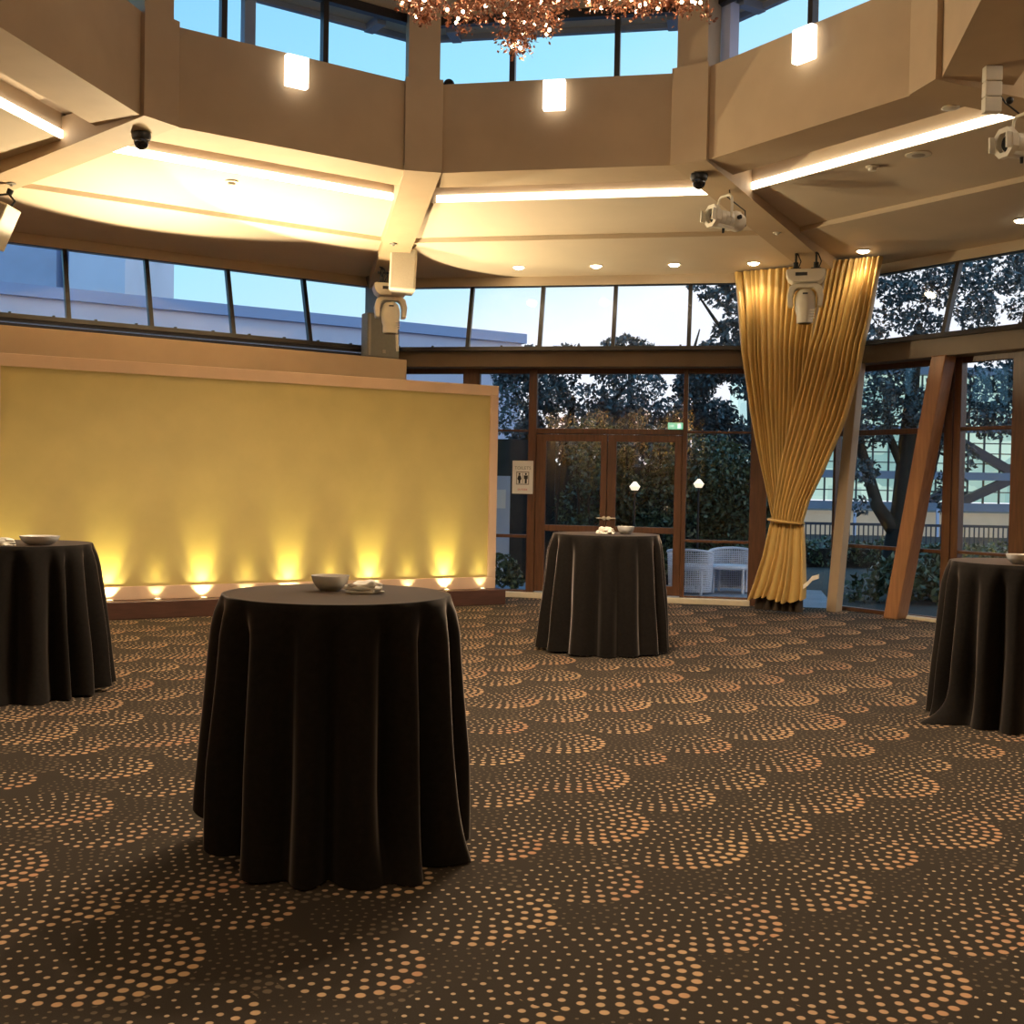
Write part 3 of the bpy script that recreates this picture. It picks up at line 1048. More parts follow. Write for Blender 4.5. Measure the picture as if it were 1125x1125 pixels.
# unseen fill spots carried on round the aisle, no fittings built
for k in (-2, 2, 3, 4, -3):
    for u in (-2, -.9, .3, 1.5):
        spot(W(k, u, 6.6, 4.4), W(k, u, 6.6, 0), 95 if abs(k) == 2 else 30, 125, .7, (1, .76, .48), .02, 'downlight_or_fill')
for x in (-5, -2, 1, 4):
    for y in (-4, -1):
        spot((x, y, 4.38), (x, y, 0), 80 if y > -2 else 15, 125, .7, (1, .76, .48), .02, 'downlight_or_fill')  # added rear fill behind the camera, brightens the table fronts
for x in (-7.0, -5.7, -4.3, -2.9):          # unseen spots added to brighten the rear drapes for the glass reflections
    spot((x, -4.7, 4.36), (x, -5.8, 3.3), 420, 66, .7, (1, .80, .48), .04, 'drape_fill')

# wall sconces on the ring bulkhead
for k, u, lab in ((-1, -.032, 'glowing white box sconce on the left bulkhead face'), (0, -.008, 'glowing white box sconce on the bulkhead face above the doors'), (1, .06, 'glowing white box sconce on the right bulkhead face')):
    s = empty('sconce', W(k, u, RR, 5.27), lab, 'wall light', 'box sconces on the bulkhead')
    MB().wbox(k, u - .075, u + .075, RR - .02, RR, 5.30, 5.53).build('back_plate', M['white'], s)
    MB().wbox(k, u - .112, u + .112, RR - .10, RR - .02, 5.27, 5.565).build('shade', M['sconce'], s, bevel=.012)

# smoke detectors, ceiling speaker disc, beam sprinkler plates
def ceil_h(A):
    return 4.66 + (4.57 - 4.66) * (A - CI) / (CS - CI)


for k, u, A, lab in ((-1, -.165, 4.58, 'round smoke detector on the bright ceiling above the gold partition'), (1, -.223, 4.54, 'round smoke detector on the ceiling right of the hanging spotlight')):
    c = W(k, u, A, ceil_h(A))
    s = empty('smoke_detector', c, lab, 'smoke detector', 'smoke detectors')
    MB().lathe([(.062, 0), (.062, -.012), (.05, -.02), (.001, -.02)], c, 24).build('base', M['white'], s, smooth=True)
    MB().lathe([(.038, -.018), (.040, -.03), (.034, -.045), (.001, -.048)], c, 24).build('sensor_head', M['white'], s, smooth=True)
c = W(1, .285, 4.55, ceil_h(4.55))
s = empty('ceiling_speaker', c, 'flat round ceiling speaker in the right ceiling bay near the cove light', 'speaker')
MB().lathe([(.115, 0), (.115, -.006), (.10, -.010)], c, 32).build('rim', M['white'], s, smooth=True)
MB().lathe([(.10, -.004), (.06, -.010), (.001, -.011)], c, 32).build('grille', M['grille'], s, smooth=True)
c = W(1, 1.15, 3.80, RB)
tag(MB().lathe([(.07, 0), (.07, -.012), (.05, -.02), (.001, -.02)], c, 24).build('ceiling_disc', M['white'], smooth=True), 'small flat disc under the ring beam at the right end of the cove light', 'disc')


def beam_z(r):
    return RB - .012 - .104 * (r - 3.46)


for k, u, r, lab in ((-1.5, .05, 5.75, 'small dark round plate under the far left beam end'), (-.5, -.06, 5.85, 'small dark round plate under the beam end above the hanging speaker'), (.5, .04, 5.75, 'small round plate under the beam above the curtain')):
    c = W(k, u, r, beam_z(r))
    tag(MB().lathe([(.045, 0), (.045, -.008), (.02, -.014), (.012, -.03), (.001, -.031)], c, 20).build('sprinkler', M['white' if k == .5 else 'greycab'], smooth=True), lab, 'sprinkler', 'sprinkler plates under the beams')
for k, u, r, lab in ((-1.5, .06, 3.80, 'black dome security camera under the left beam'), (.5, -.03, 3.78, 'black dome security camera under the right beam, above the hanging spotlight')):
    c = W(k, u, r, beam_z(r))
    s = empty('dome_camera', c, lab, 'security camera', 'dome cameras under the beams')
    MB().lathe([(.085, 0), (.088, -.03), (.078, -.06), (.07, -.065), (.001, -.065)], c, 28).build('housing', M['black'], s, smooth=True)
    MB().lathe([(.066, -.06)] + [(.066 * math.cos(a_ * PI / 16), -.075 - .075 * math.sin(a_ * PI / 16)) for a_ in range(0, 8)] + [(.001, -.15)], c, 28).build('dome', M['smoked'], s, smooth=True)

# ------------------------------------------------------------------ moving heads
def moving_head(loc, rz, label, sc=1.0):
    r = empty('moving_head_light', loc, label, 'stage light', 'moving head lights', local=True)
    mb = MB()
    w, d = .225, .16
    prof = [(-w, 0), (w, 0), (w + .01, -.05), (w - .02, -.12), (w - .07, -.155), (-w + .07, -.155), (-w + .02, -.12), (-w - .01, -.05)]
    mb.prism([(x, -d, z) for x, z in prof], (0, 2 * d, 0))
    mb.build('base', M['white'], r, bevel=.012)
    MB().box(-.12, .02, -d - .004, -d, -.085, -.045).build('display', M['black'], r)
    for x in (-.12, .12):
        mb = MB()
        mb.box(x - .06, x + .06, -.05, .05, -.004, .03)
        mb.tube((x, 0, 0), (x, 0, .10), .032, n=14)
        mb.path([(x, -.012, .09), (x, -.055, .12), (x, -.055, .18), (x, 0, .215), (x, .055, .18), (x, .055, .12), (x, .012, .09)], .014)
        mb.path([(x + .03, -.05, .02), (x + .06, -.06, .10), (x + .02, -.03, .20), (x - .03, .02, .23)], .008)
        tag(mb.build('clamp', M['black'], r), 'black hook clamp')
    mb = MB()
    outer = [(-.20, -.44), (-.215, -.30), (-.19, -.20), (-.14, -.165), (.14, -.165), (.19, -.20), (.215, -.30), (.20, -.44)]
    inner = [(.142, -.44), (.145, -.32), (.125, -.245), (.09, -.215), (-.09, -.215), (-.125, -.245), (-.145, -.32), (-.142, -.44)]
    n_ = len(outer)
    vs, fs = [], []
    for y in (-.08, .08):
        vs += [(x, y, z) for x, z in outer] + [(x, y, z) for x, z in reversed(inner)]
    for i in range(n_ - 1):
        a_, b_ = i, n_ + i
        fs += [(a_, a_ + 1, b_ + 1, b_), (2 * n_ + a_ + 1, 2 * n_ + a_, 2 * n_ + b_, 2 * n_ + b_ + 1),
               (a_ + 1, a_, 2 * n_ + a_, 2 * n_ + a_ + 1), (b_, b_ + 1, 2 * n_ + b_ + 1, 2 * n_ + b_)]
    for i in (0, n_ - 1):
        fs.append((i, n_ + i, 3 * n_ + i, 2 * n_ + i))
    MB().add(vs, fs).build('yoke', M['white'], r, bevel=.012)
    prof = [(.001, .125), (.06, .115), (.10, .08), (.122, .02), (.128, -.05), (.115, -.14), (.098, -.20), (.098, -.29), (.085, -.295)]
    hd = MB().lathe([(a_, z - .345) for a_, z in prof], (0, -.01, 0), 28)
    for p in hd.v:
        p.y *= .92
    h = hd.build('head', M['white'], r, smooth=True)
    MB().box(-.03, .03, -.128, -.108, -.30, -.285).build('vent', M['black'], h)
    MB().lathe([(.084, -.642), (.06, -.652), (.001, -.655)], (0, -.01, 0), 24).build('lens', M['lens'], h, smooth=True)
    for i in range(4):
        MB().box(.045, .115, -.10 + i * .004, -.085, -.50 - i * .03, -.485 - i * .03).build('fin', M['white'], h)
    r.rotation_euler = (0, 0, rz)
    r.scale = (sc,) * 3
    return r


r3 = 6.62
moving_head(W(.5, .08, r3, beam_z(r3) - .20), -.25, 'pale moving head stage light hanging in front of the gold curtain', .98)
moving_head((-1.62, 15.0, 4.105), .2, 'pale moving head stage light below the left hanging speaker', .98)
mb = MB()
mb.tube((-1.50, 15.15, 4.255), (-1.50, 15.15, beam_z(6.9) + .03), .03)
mb.tube((-1.50, 15.15, 4.255), (-1.62, 15.0, 4.255), .014)
mb.tube((-1.62 - .17, 15.0 - .034, 4.255), (-1.62 + .17, 15.0 + .034, 4.255), .014)
tag(mb.build('lighting_bracket', M['black'], smooth=True), 'black drop bracket carrying the moving head behind the left speaker', 'bracket')
tag(MB().path([(-1.53, 14.97, 3.46), (-1.525, 14.98, 3.36), (-1.52, 15.0, 3.25)], .018, 8).build('cable', M['white'], smooth=True), 'pale cable hanging below the left moving head to the ledge', 'cable')

# ------------------------------------------------------------------ hanging speakers
def hung_speaker(loc, w, d, h, rx, ry, rz, label, up):
    r = empty('hanging_speaker', loc, label, 'speaker', 'hanging speakers', local=True)
    MB().prism([(-w / 2, -d / 2, -h / 2), (w / 2, -d / 2, -h / 2), (w * .38, d / 2, -h / 2), (-w * .38, d / 2, -h / 2)], (0, 0, h)).build('cabinet', M['white'], r, bevel=.012)
    MB().box(-w * .44, w * .44, -d / 2 - .012, -d / 2, -h * .46, h * .46).build('grille', M['grille'], r, bevel=.006)
    mb = MB()
    mb.path([(-w * .3, 0, h / 2), (-w * .3, .02, h / 2 + up * .6), (0, .02, h / 2 + up), (w * .3, .02, h / 2 + up * .6), (w * .3, 0, h / 2)], .012)
    mb.tube((0, .02, h / 2 + up), (0, .02, h / 2 + up + .05), .03)
    tag(mb.build('bracket', M['black'], r, smooth=True), 'black hanging bracket')
    r.rotation_euler = (rx, ry, rz)
    return r


p_ = W(-.5, .11, 6.30, 0)
hung_speaker((p_.x, p_.y, 4.19), .335, .26, .53, math.radians(-6), math.radians(2), .10, 'pale box speaker hanging under the beam left of the doors', .11)
hung_speaker((-5.20, 11.55, 4.05), .34, .26, .44, math.radians(-8), math.radians(21), -.30, 'pale box speaker tilted at the left picture edge', .11)
# grey cabinet on the ledge
c0 = W(-1, 2.86, 7.0, 3.236)
s = empty('loudspeaker', c0, 'grey upright loudspeaker cabinet standing on the ledge left of the doors', 'speaker')
mb = MB()
mb.wbox(-1, 2.612, 3.098, 6.92, 7.12, 3.236, 3.83)
mb.build('cabinet', M['greycab'], s, bevel=.02)
MB().wbox(-1, 2.63, 2.66, 6.915, 6.92, 3.26, 3.81).build('edge_strip', M['grille'], s)
MB().wbox(-1, 2.84, 2.885, 6.914, 6.92, 3.30, 3.345).build('badge', M['grille'], s)

# ------------------------------------------------------------------ profile spotlights
def profile_spot(loc, rz, tilt, label, grp, cord):
    r = empty('profile_spotlight', loc, label, 'stage light', grp, local=True)
    T = Matrix.Rotation(rz, 4, 'Z') @ Matrix.Rotation(tilt, 4, 'Y')
    # body axis along local -x (lens at -x)
    mb = MB()
    mb.lathe([(.070, -.10), (.082, -.10), (.082, .10), (.075, .105), (.001, .105)], (0, 0, 0), 24, (-1, 0, 0))
    for q in (-.06, 0, .06):
        mb.lathe([(.086, q - .008), (.086, q + .008)], (0, 0, 0), 24, (-1, 0, 0))
    mb.box(-.10, .12, -.05, .05, -.098, -.07)
    mb.xf(T).build('barrel', M['white'], r, smooth=True)
    mb = MB()
    mb.lathe([(.080, -.105), (.098, -.13), (.10, -.19), (.08, -.245), (.05, -.262), (.001, -.265)], (0, 0, 0), 20, (-1, 0, 0))
    mb.box(.14, .21, -.03, .03, .07, .105)
    mb.xf(T).build('lamp_house', M['white'], r, smooth=True)
    mb = MB()
    oct_ = [(-.155, .122 * math.cos(PI / 8 + i * PI / 4), .122 * math.sin(PI / 8 + i * PI / 4)) for i in range(8)]
    inn = [(-.155, .080 * math.cos(PI / 8 + i * PI / 4), .080 * math.sin(PI / 8 + i * PI / 4)) for i in range(8)]
    vs = oct_ + inn + [(-.105, y, z) for _, y, z in oct_] + [(-.105, y, z) for _, y, z in inn]
    fs = []
    for i in range(8):
        j = (i + 1) % 8
        fs += [(i, j, 8 + j, 8 + i), (16 + j, 16 + i, 24 + i, 24 + j), (i, 16 + i, 16 + j, j), (8 + j, 24 + j, 24 + i, 8 + i)]
    mb.add(vs, fs)
    mb.box(-.185, -.155, -.05, .05, .095, .115)
    mb.box(-.20, -.185, -.06, .06, -.10, .115)
    mb2 = MB().add(vs, fs)
    mb2.box(-.205, -.155, .085, .10, -.06, .06)
    mb2.box(-.205, -.155, -.10, -.085, -.06, .06)
    mb2.xf(T).build('colour_frame', M['white'], r)
    MB().lathe([(.078, .09), (.06, .118), (.001, .128)], (0, 0, 0), 24, (-1, 0, 0)).xf(T).build('lens', M['lens'], r, smooth=True)
    MB().tube((.02, 0, -.09), (.02, 0, -.145), .016, .012).xf(T).build('focus_knob', M['black'], r)
    MB().tube((.13, -.095, .02), (.13, -.125, .02), .022).xf(T).build('lock_knob', M['black'], r)
    mb = MB()
    R2 = Matrix.Rotation(rz, 4, 'Z')
    yk = [(.03, -.105, 0), (.03, -.112, .14), (.03, -.10, .21), (.03, -.07, .235), (.03, .07, .235), (.03, .10, .21), (.03, .112, .14), (.03, .105, 0)]
    mb.path(yk, .013, 8)
    mb.xf(R2).build('yoke', M['white'], r, smooth=True)
    mb = MB()
    mb.path([Vector(q) - Vector(loc) for q in cord], .007, 6)
    tag(mb.build('cord', M['black'], r, smooth=True), 'black hanging cord')
    return r


zb = beam_z(4.2)
profile_spot((2.10, 11.9, 4.315), math.radians(28), math.radians(4), 'cream profile spotlight hanging from a cord below the right dome camera', 'profile spotlights',
             [(2.13, 11.87, beam_z(4.25) + .05), (2.15, 11.88, 4.66), (2.17, 11.9, 4.57), (2.13, 11.91, 4.55), (2.35, 12.0, 4.42), (2.36, 12.02, 4.27), (2.28, 12.0, 4.24)])
profile_spot((3.87, 9.0, 4.255), math.radians(18), math.radians(-2), 'cream profile spotlight cut by the right picture edge', 'profile spotlights',
             [(3.60, 8.93, 4.70), (3.64, 8.93, 4.66), (3.74, 8.97, 4.56), (3.86, 9.0, 4.49)])
# wiring box beside the right post
s = empty('wiring_box', (3.50, 8.62, 4.60), 'cream stacked wiring box with black hook under the upper right corner beam', 'wiring box')
mb = MB()
for i in range(3):
    mb.box(3.43, 3.555, 8.58, 8.66, 4.705 - .115 * i - .11, 4.705 - .115 * i)
mb.build('box', M['white'], s, bevel=.008)
MB().ball((3.60, 8.56, 4.44), .028).build('hook', M['black'], s, smooth=True)

# ------------------------------------------------------------------ chandelier
ch = empty('chandelier', (CX + .45, CY, 6.36), 'twig chandelier of copper leaves and fairy bulbs hanging at the top of the picture', 'chandelier')
rnd = random.Random(5)
hub = Vector((.25, 8.35, 5.75))
tips = [(-.74, 8.30, 4.86, 1.0), (-.69, 8.33, 4.98, 1.0), (-.42, 8.40, 4.94, 1), (-.25, 8.2, 5.0, 1), (-.06, 8.35, 4.68, 1.6), (.02, 8.36, 4.86, 1.2), (-.12, 8.33, 4.90, 1), (.26, 8.32, 5.0, 1), (.14, 8.4, 5.02, .9),
        (.52, 8.42, 5.08, .7), (.70, 8.36, 5.04, .9), (.88, 8.40, 5.02, 1.0), (.97, 8.34, 4.965, .8), (1.14, 8.38, 5.03, .7), (1.27, 8.36, 5.02, .5),
        (-.9, 8.9, 5.2, 1), (-.5, 9.3, 5.25, 1), (.2, 9.4, 5.25, 1), (.9, 9.1, 5.25, 1), (1.3, 8.8, 5.2, 1), (-.9, 7.7, 5.3, 1), (0, 7.4, 5.3, 1), (.9, 7.6, 5.3, 1), (.2, 8.0, 5.1, 1), (-.4, 8.8, 5.1, 1), (.6, 8.8, 5.15, 1)]
tw = MB()
lv, lf, bulbs = [], [], []


def leaf(p, s):
    a_ = Vector((rnd.gauss(0, 1), rnd.gauss(0, 1), rnd.gauss(0, 1))).normalized()
    b_ = a_.orthogonal().normalized()
    b_ = (b_ * math.cos(rnd.uniform(0, 6)) + a_.cross(b_) * math.sin(rnd.uniform(0, 6))).normalized()
    c_ = a_.cross(b_)
    q = len(lv)
    lv.extend([p, p + b_ * s * .5 + c_ * s * .32, p + b_ * s + a_ * s * .15, p + b_ * s * .5 - c_ * s * .32])
    lf.append((q, q + 1, q + 2, q + 3))


for (x, y, z, wgt) in tips:
    e = Vector((x, y, z))
    mid = hub.lerp(e, .55) + Vector((rnd.uniform(-.15, .15), rnd.uniform(-.15, .15), .12))
    pts_ = [hub.lerp(mid, t).lerp(mid.lerp(e, t), t) for t in [i / 8 for i in range(9)]]
    tw.path(pts_, [.014 - .0011 * i for i in range(9)], 6)
    for j in range(int(9 * wgt)):
        c_ = e + Vector((rnd.gauss(0, .075), rnd.gauss(0, .09), abs(rnd.gauss(0, .10)) * 1.1 - .02))
        tw.path([pts_[rnd.choice((5, 6, 7))], (c_ + pts_[7]) / 2 + Vector((0, 0, .02)), c_], [.005, .004, .002], 5)
        for _ in range(30):
            leaf(c_ + Vector((rnd.gauss(0, .035), rnd.gauss(0, .035), rnd.gauss(0, .03))), rnd.uniform(.02, .042))
        if rnd.random() < .33:
            bulbs.append(c_ + Vector((rnd.gauss(0, .02), rnd.gauss(0, .02) - .03, rnd.gauss(0, .02))))
    bulbs.append(e + Vector((rnd.uniform(-.01, .01), -.03, -.005)))
tw.tube(hub, (hub.x, hub.y, 6.36), .012)
tw.build('twigs', M['twig'], ch)
lo = MB().add(lv, lf).build('leaves', M['copper'], ch)
sd = lo.modifiers.new('thickness', 'SOLIDIFY')
sd.thickness = .0015
MB().lathe([(.09, 6.33), (.09, 6.36)], (hub.x, hub.y, 0), 24).build('ceiling_rose', M['white'], ch)
b0 = None
for i, p in enumerate(bulbs[:98]):
    if b0 is None:
        b0 = MB().ball((0, 0, 0), .0125, 10, 6).build('bulb', M['bulb'], None, smooth=True, origin=(0, 0, 0))
        o = b0
        b0['_o'] = tuple(ch.location)
    else:
        o = b0.copy()
        COL.objects.link(o)
    o.parent = ch
    o.location = p - ch.location
for (x, y, z) in ((-.5, 8.3, 5.15), (.25, 8.3, 5.15), (.9, 8.4, 5.2), (.2, 9.0, 5.3), (.2, 7.6, 5.3)):
    point((x, y, z), 16, (1, .78, .50), .04, 'chandelier_glow')
    spot((x, y, z - .45), (x, y, 0), 230, 150, .4, (1, .79, .55), .05, 'chandelier_downlight')

c = W(0, -1.125, RR + .09, RT)
s = empty('sensor_dome', c, 'small black dome on top of the bulkhead beside the left post of the middle face', 'sensor')
MB().lathe([(.055, 0), (.055, .02), (.05, .024), (.001, .024)], c, 20).build('base', M['black'], s, smooth=True)
MB().lathe([(.06 * math.cos(q * PI / 14), .02 + .065 * math.sin(q * PI / 14)) for q in range(7)] + [(.001, .085)], c, 20).build('dome', M['smoked'], s, smooth=True)

# ================================================================== SIGNS
n0, t0 = nt(0)
N0, T0 = Vector((*n0, 0)), Vector((*t0, 0))


def text(body, size, loc, mt, parent, name='lettering', ext=.001):
    cu = bpy.data.curves.new(name, 'FONT')
    cu.body = body
    cu.size = size
    cu.align_x = 'CENTER'
    cu.align_y = 'CENTER'
    cu.extrude = ext
    tmp = bpy.data.objects.new('tmp', cu)
    COL.objects.link(tmp)
    dg = bpy.context.evaluated_depsgraph_get()
    me = bpy.data.meshes.new_from_object(tmp.evaluated_get(dg))
    bpy.data.objects.remove(tmp)
    rot = Matrix((( T0.x, 0, -N0.x), (T0.y, 0, -N0.y), (0, 1, 0))).to_4x4()
    me.transform(Matrix.Translation(Vector(loc) - Vector(parent['_o'])) @ rot)
    me.materials.clear()
    me.materials.append(mt)
    o = bpy.data.objects.new(name, me)
    COL.objects.link(o)
    o.parent = parent
    o['_o'] = parent['_o']
    return o


SA = AL - .075
su0, su1, sz0, sz1 = -1.185, -.895, 1.43, 1.885
sg = empty('toilet_sign', W(0, (su0 + su1) / 2, SA, sz0), 'white paper toilet sign with man and woman pictograms on the glass left of the doors', 'sign')
MB().wbox(0, su0, su1, SA, SA + .008, sz0, sz1).build('sheet', M['paper'], sg)
sc_ = (su0 + su1) / 2
text('TOILETS', .062, W(0, sc_, SA - .002, 1.783), M['greyink'], sg)


def sg_rect(mb, u0, u1, h0, h1, d=.003):
    return mb.wbox(0, u0, u1, SA - d, SA, h0, h1)


mb = MB()
f0, f1, g0, g1 = sc_ - .09, sc_ + .09, 1.555, 1.735
for q in ((f0, f1, g0, g0 + .012), (f0, f1, g1 - .012, g1), (f0, f0 + .012, g0, g1), (f1 - .012, f1, g0, g1), (sc_ - .004, sc_ + .004, g0 + .02, g1 - .02)):
    sg_rect(mb, *q)
tag(mb.build('pictogram_border', M['greyink'], sg), 'grey border')
for sgn in (-1, 1):
    mb = MB()
    cu_ = sc_ + sgn * .045
    pc = W(0, cu_, SA - .003, 1.702)
    mb.tube(pc, pc + N0 * .003, .014, n=14)
    if sgn < 0:
        poly = [(-.014, 1.683), (.014, 1.683), (.030, 1.635), (.012, 1.612), (.012, 1.572), (-.012, 1.572), (-.012, 1.612), (-.030, 1.635)]
    else:
        poly = [(-.028, 1.683), (.028, 1.683), (.026, 1.632), (.014, 1.632), (.014, 1.572), (-.014, 1.572), (-.014, 1.632), (-.026, 1.632)]
    mb.prism([W(0, cu_ + a_, SA - .003, h_) for a_, h_ in poly], N0 * .003)
    mb.build('pictogram', M['ink'], sg)
tag(text('OUTSIDE', .034, W(0, sc_, SA - .002, 1.487), M['redink'], sg), 'small red lettering')
# exit sign above the doors
ex = empty('exit_sign', W(0, 1.04, AL - .05, 2.338), 'small green exit sign above the right door leaf', 'exit sign')
MB().wbox(0, .93, 1.135, AL - .055, AL - .02, 2.338, 2.425).build('housing', M['exit'], ex, bevel=.006)
mb = MB()
mb.wbox(0, .955, .99, AL - .058, AL - .055, 2.375, 2.387)
mb.prism([W(0, .99, AL - .058, 2.365), W(0, 1.012, AL - .058, 2.381), W(0, .99, AL - .058, 2.397)], N0 * .003)
mb.wbox(0, 1.06, 1.105, AL - .058, AL - .055, 2.35, 2.41)
mb.build('mark', M['exitw'], ex)

# ================================================================== OUTSIDE
g = MB().box(-60, 80, -15, 150, -.32, -.16).build('ground_outside', M['soil'], origin=(0, 0, -.2))
tag(g, 'dark ground outside the windows', 'ground', kind='structure')
mb = MB()
mb.hexa([W(0, -3.4, AL + .13, -.16), W(0, 3.2, AL + .13, -.16), W(0, 3.2, AL + 3.0, -.16), W(0, -3.4, AL + 3.0, -.16),
         W(0, -3.4, AL + .13, -.02), W(0, 3.2, AL + .13, -.02), W(0, 3.2, AL + 3.0, -.02), W(0, -3.4, AL + 3.0, -.02)])
tag(mb.build('terrace_floor', M['paving']), 'grey terrace paving outside the doors', 'ground', kind='structure')


def foliage(name, blobs, n, s0, s1, m, seed, parent=None, up=.3):
    r = np.random.default_rng(seed)
    vol = np.array([b[3] * b[4] * b[5] for b in blobs]) ** .67
    cnt = r.multinomial(n, vol / vol.sum())
    P = []
    for b, c in zip(blobs, cnt):
        d = r.normal(size=(c, 3))
        d /= np.linalg.norm(d, axis=1)[:, None]
        rad = r.uniform(.35, 1, size=(c, 1)) ** .5
        P.append(np.array(b[:3]) + d * rad * np.array(b[3:6]))
    P = np.concatenate(P)
    N_ = len(P)
    a_ = r.normal(size=(N_, 3))
    a_ /= np.linalg.norm(a_, axis=1)[:, None]
    q = r.normal(size=(N_, 3))
    b_ = np.cross(a_, q)
    b_ /= np.linalg.norm(b_, axis=1)[:, None]
    c_ = np.cross(a_, b_)
    s = r.uniform(s0, s1, size=(N_, 1))
    V = np.stack([P - b_ * s, P + c_ * s * .5 + a_ * s * .12, P + b_ * s, P - c_ * s * .5 + a_ * s * .12], 1).reshape(-1, 3)
    org = np.array(parent['_o']) if parent is not None else np.array([P[:, 0].mean(), P[:, 1].mean(), P[:, 2].min()])
    me = bpy.data.meshes.new(name)
    me.vertices.add(4 * N_)
    me.vertices.foreach_set('co', (V - org).ravel())
    me.loops.add(4 * N_)
    me.loops.foreach_set('vertex_index', np.arange(4 * N_, dtype=np.int32))
    me.polygons.add(N_)
    me.polygons.foreach_set('loop_start', np.arange(0, 4 * N_, 4, dtype=np.int32))
    me.update(calc_edges=True)
    me.materials.append(m)
    o = bpy.data.objects.new(name, me)
    COL.objects.link(o)
    o['_o'] = tuple(org)
    if parent is not None:
        o.parent = parent
    else:
        o.location = org
    return o


# climbing hedge behind the doors
hd = empty('hedge', (2.2, 19.2, -.16), 'tall dark ivy hedge on the terrace behind the doors', 'hedge')
rh = random.Random(3)
bl = []
for i in range(52):
    bl.append((rh.uniform(1.0, 4.6), rh.uniform(18.8, 19.6), rh.uniform(.1, 2.2), rh.uniform(.3, .5), .35, rh.uniform(.4, .6)))
foliage('leaves', bl, 26000, .028, .06, M['leafdark'], 1, hd)
mb = MB()
for i in range(14):
    x = .8 + i * .28
    mb.path([(x, 19.1, -.16), (x + rh.uniform(-.1, .1), 19.1, .9), (x + rh.uniform(-.2, .2), 19.15, 2.2)], [.03, .025, .012], 6)
mb.build('stems', M['bark'], hd)
mb = MB().box(.75, 4.9, 20.3, 20.45, -.16, 1.9)
tag(mb.build('fence', M['bark']), 'dark timber fence behind the ivy hedge', 'fence')


def tree(name, x, y, label, trunk, blobs, n, s0, s1, m, seed, grp=None):
    t = empty(name, (x, y, -.16), label, 'tree', grp)
    mb = MB()
    for pts_, rs in trunk:
        mb.path(pts_, rs, 10)
    mb.build('trunk', M['bark'], t, smooth=True)
    foliage('foliage', blobs, n, s0, s1, m, seed, t)
    return t


rt = random.Random(9)
# trees above the hedge
tree('tree', .9, 21.5, 'dark leafy tree above the hedge, behind the left door leaf', [([(.9, 21.5, -.16), (.95, 21.5, 1.5), (1.1, 21.5, 3.2)], [.13, .11, .05]), ([(.95, 21.5, 1.6), (.4, 21.6, 2.6), (.0, 21.5, 3.3)], [.07, .05, .02]), ([(1.0, 21.5, 1.8), (1.7, 21.4, 2.9), (2.1, 21.4, 3.5)], [.06, .05, .02])],
     [(rt.uniform(-.1, 2.3), rt.uniform(21.2, 21.8), rt.uniform(2.0, 3.95), rt.uniform(.3, .55), .4, rt.uniform(.25, .4)) for _ in range(30)], 14000, .03, .065, M['leafblue'], 11)
tree('tree', 3.2, 23.4, 'dark leafy tree above the hedge, behind the right door leaf', [([(3.2, 23.4, -.16), (3.1, 23.4, 1.6), (3.3, 23.4, 3.2)], [.14, .11, .05]), ([(3.15, 23.4, 1.9), (2.6, 23.4, 2.8), (2.3, 23.5, 3.4)], [.06, .05, .02])],
     [(rt.uniform(2.2, 4.8), rt.uniform(23.1, 23.8), rt.uniform(2.0, 4.2), rt.uniform(.3, .55), .4, rt.uniform(.25, .4)) for _ in range(40)], 17000, .03, .07, M['leafblue'], 12)
K3 = 26.0 / 22.5


def far3(b):
    return (b[0] * K3, b[1] * K3, 1.55 + (b[2] - 1.55) * K3) + tuple(q * K3 for q in b[3:])


tree('tree', 4.7 * K3, 26.0, 'tall leafy tree whose crown shows left of the curtain top',
     [([(4.8 * K3, 26, -.16), far3((4.7, 22.5, 2.2)), far3((4.5, 22.5, 4.6))], [.18, .15, .06]), ([far3((4.65, 22.5, 3.2)), far3((4.0, 22.4, 4.6)), far3((3.5, 22.4, 5.3))], [.07, .05, .02])],
     [far3(b) for b in [(4.5, 22.5, 4.9, .5, .5, .55), (4.1, 22.4, 4.5, .35, .4, .30), (3.75, 22.4, 4.25, .25, .3, .16), (3.9, 22.4, 5.25, .35, .3, .2), (3.5, 22.4, 5.5, .22, .25, .16), (4.3, 22.4, 5.5, .4, .4, .3), (4.9, 22.5, 4.3, .6, .5, .6), (4.9, 22.5, 5.6, .5, .5, .5), (4.1, 22.4, 4.05, .3, .3, .2)]], 3000, .05, .11, M['leafblue'], 13)
tree('tree', 3.8, 38, 'small distant tree top above the doors, left of the last mullion', [([(3.8, 38, -.16), (3.8, 38, 5.5)], [.2, .08])], [(3.6, 38, 6.0, .9, .6, .55), (3.2, 38, 5.6, .6, .5, .5), (4.3, 38, 5.9, .5, .5, .35)], 1200, .08, .15, M['leafblue'], 14)
tree('tree', 5.9, 39, 'small sparse distant tree top left of the curtain', [([(5.9, 39, -.16), (5.8, 39, 5.4), (6.2, 39, 6.9)], [.2, .1, .02])], [(5.6, 39, 5.7, .6, .5, .35), (6.5, 39, 5.6, .6, .5, .3), (7.2, 39, 5.5, .5, .5, .3)], 500, .08, .14, M['leafblue'], 15)
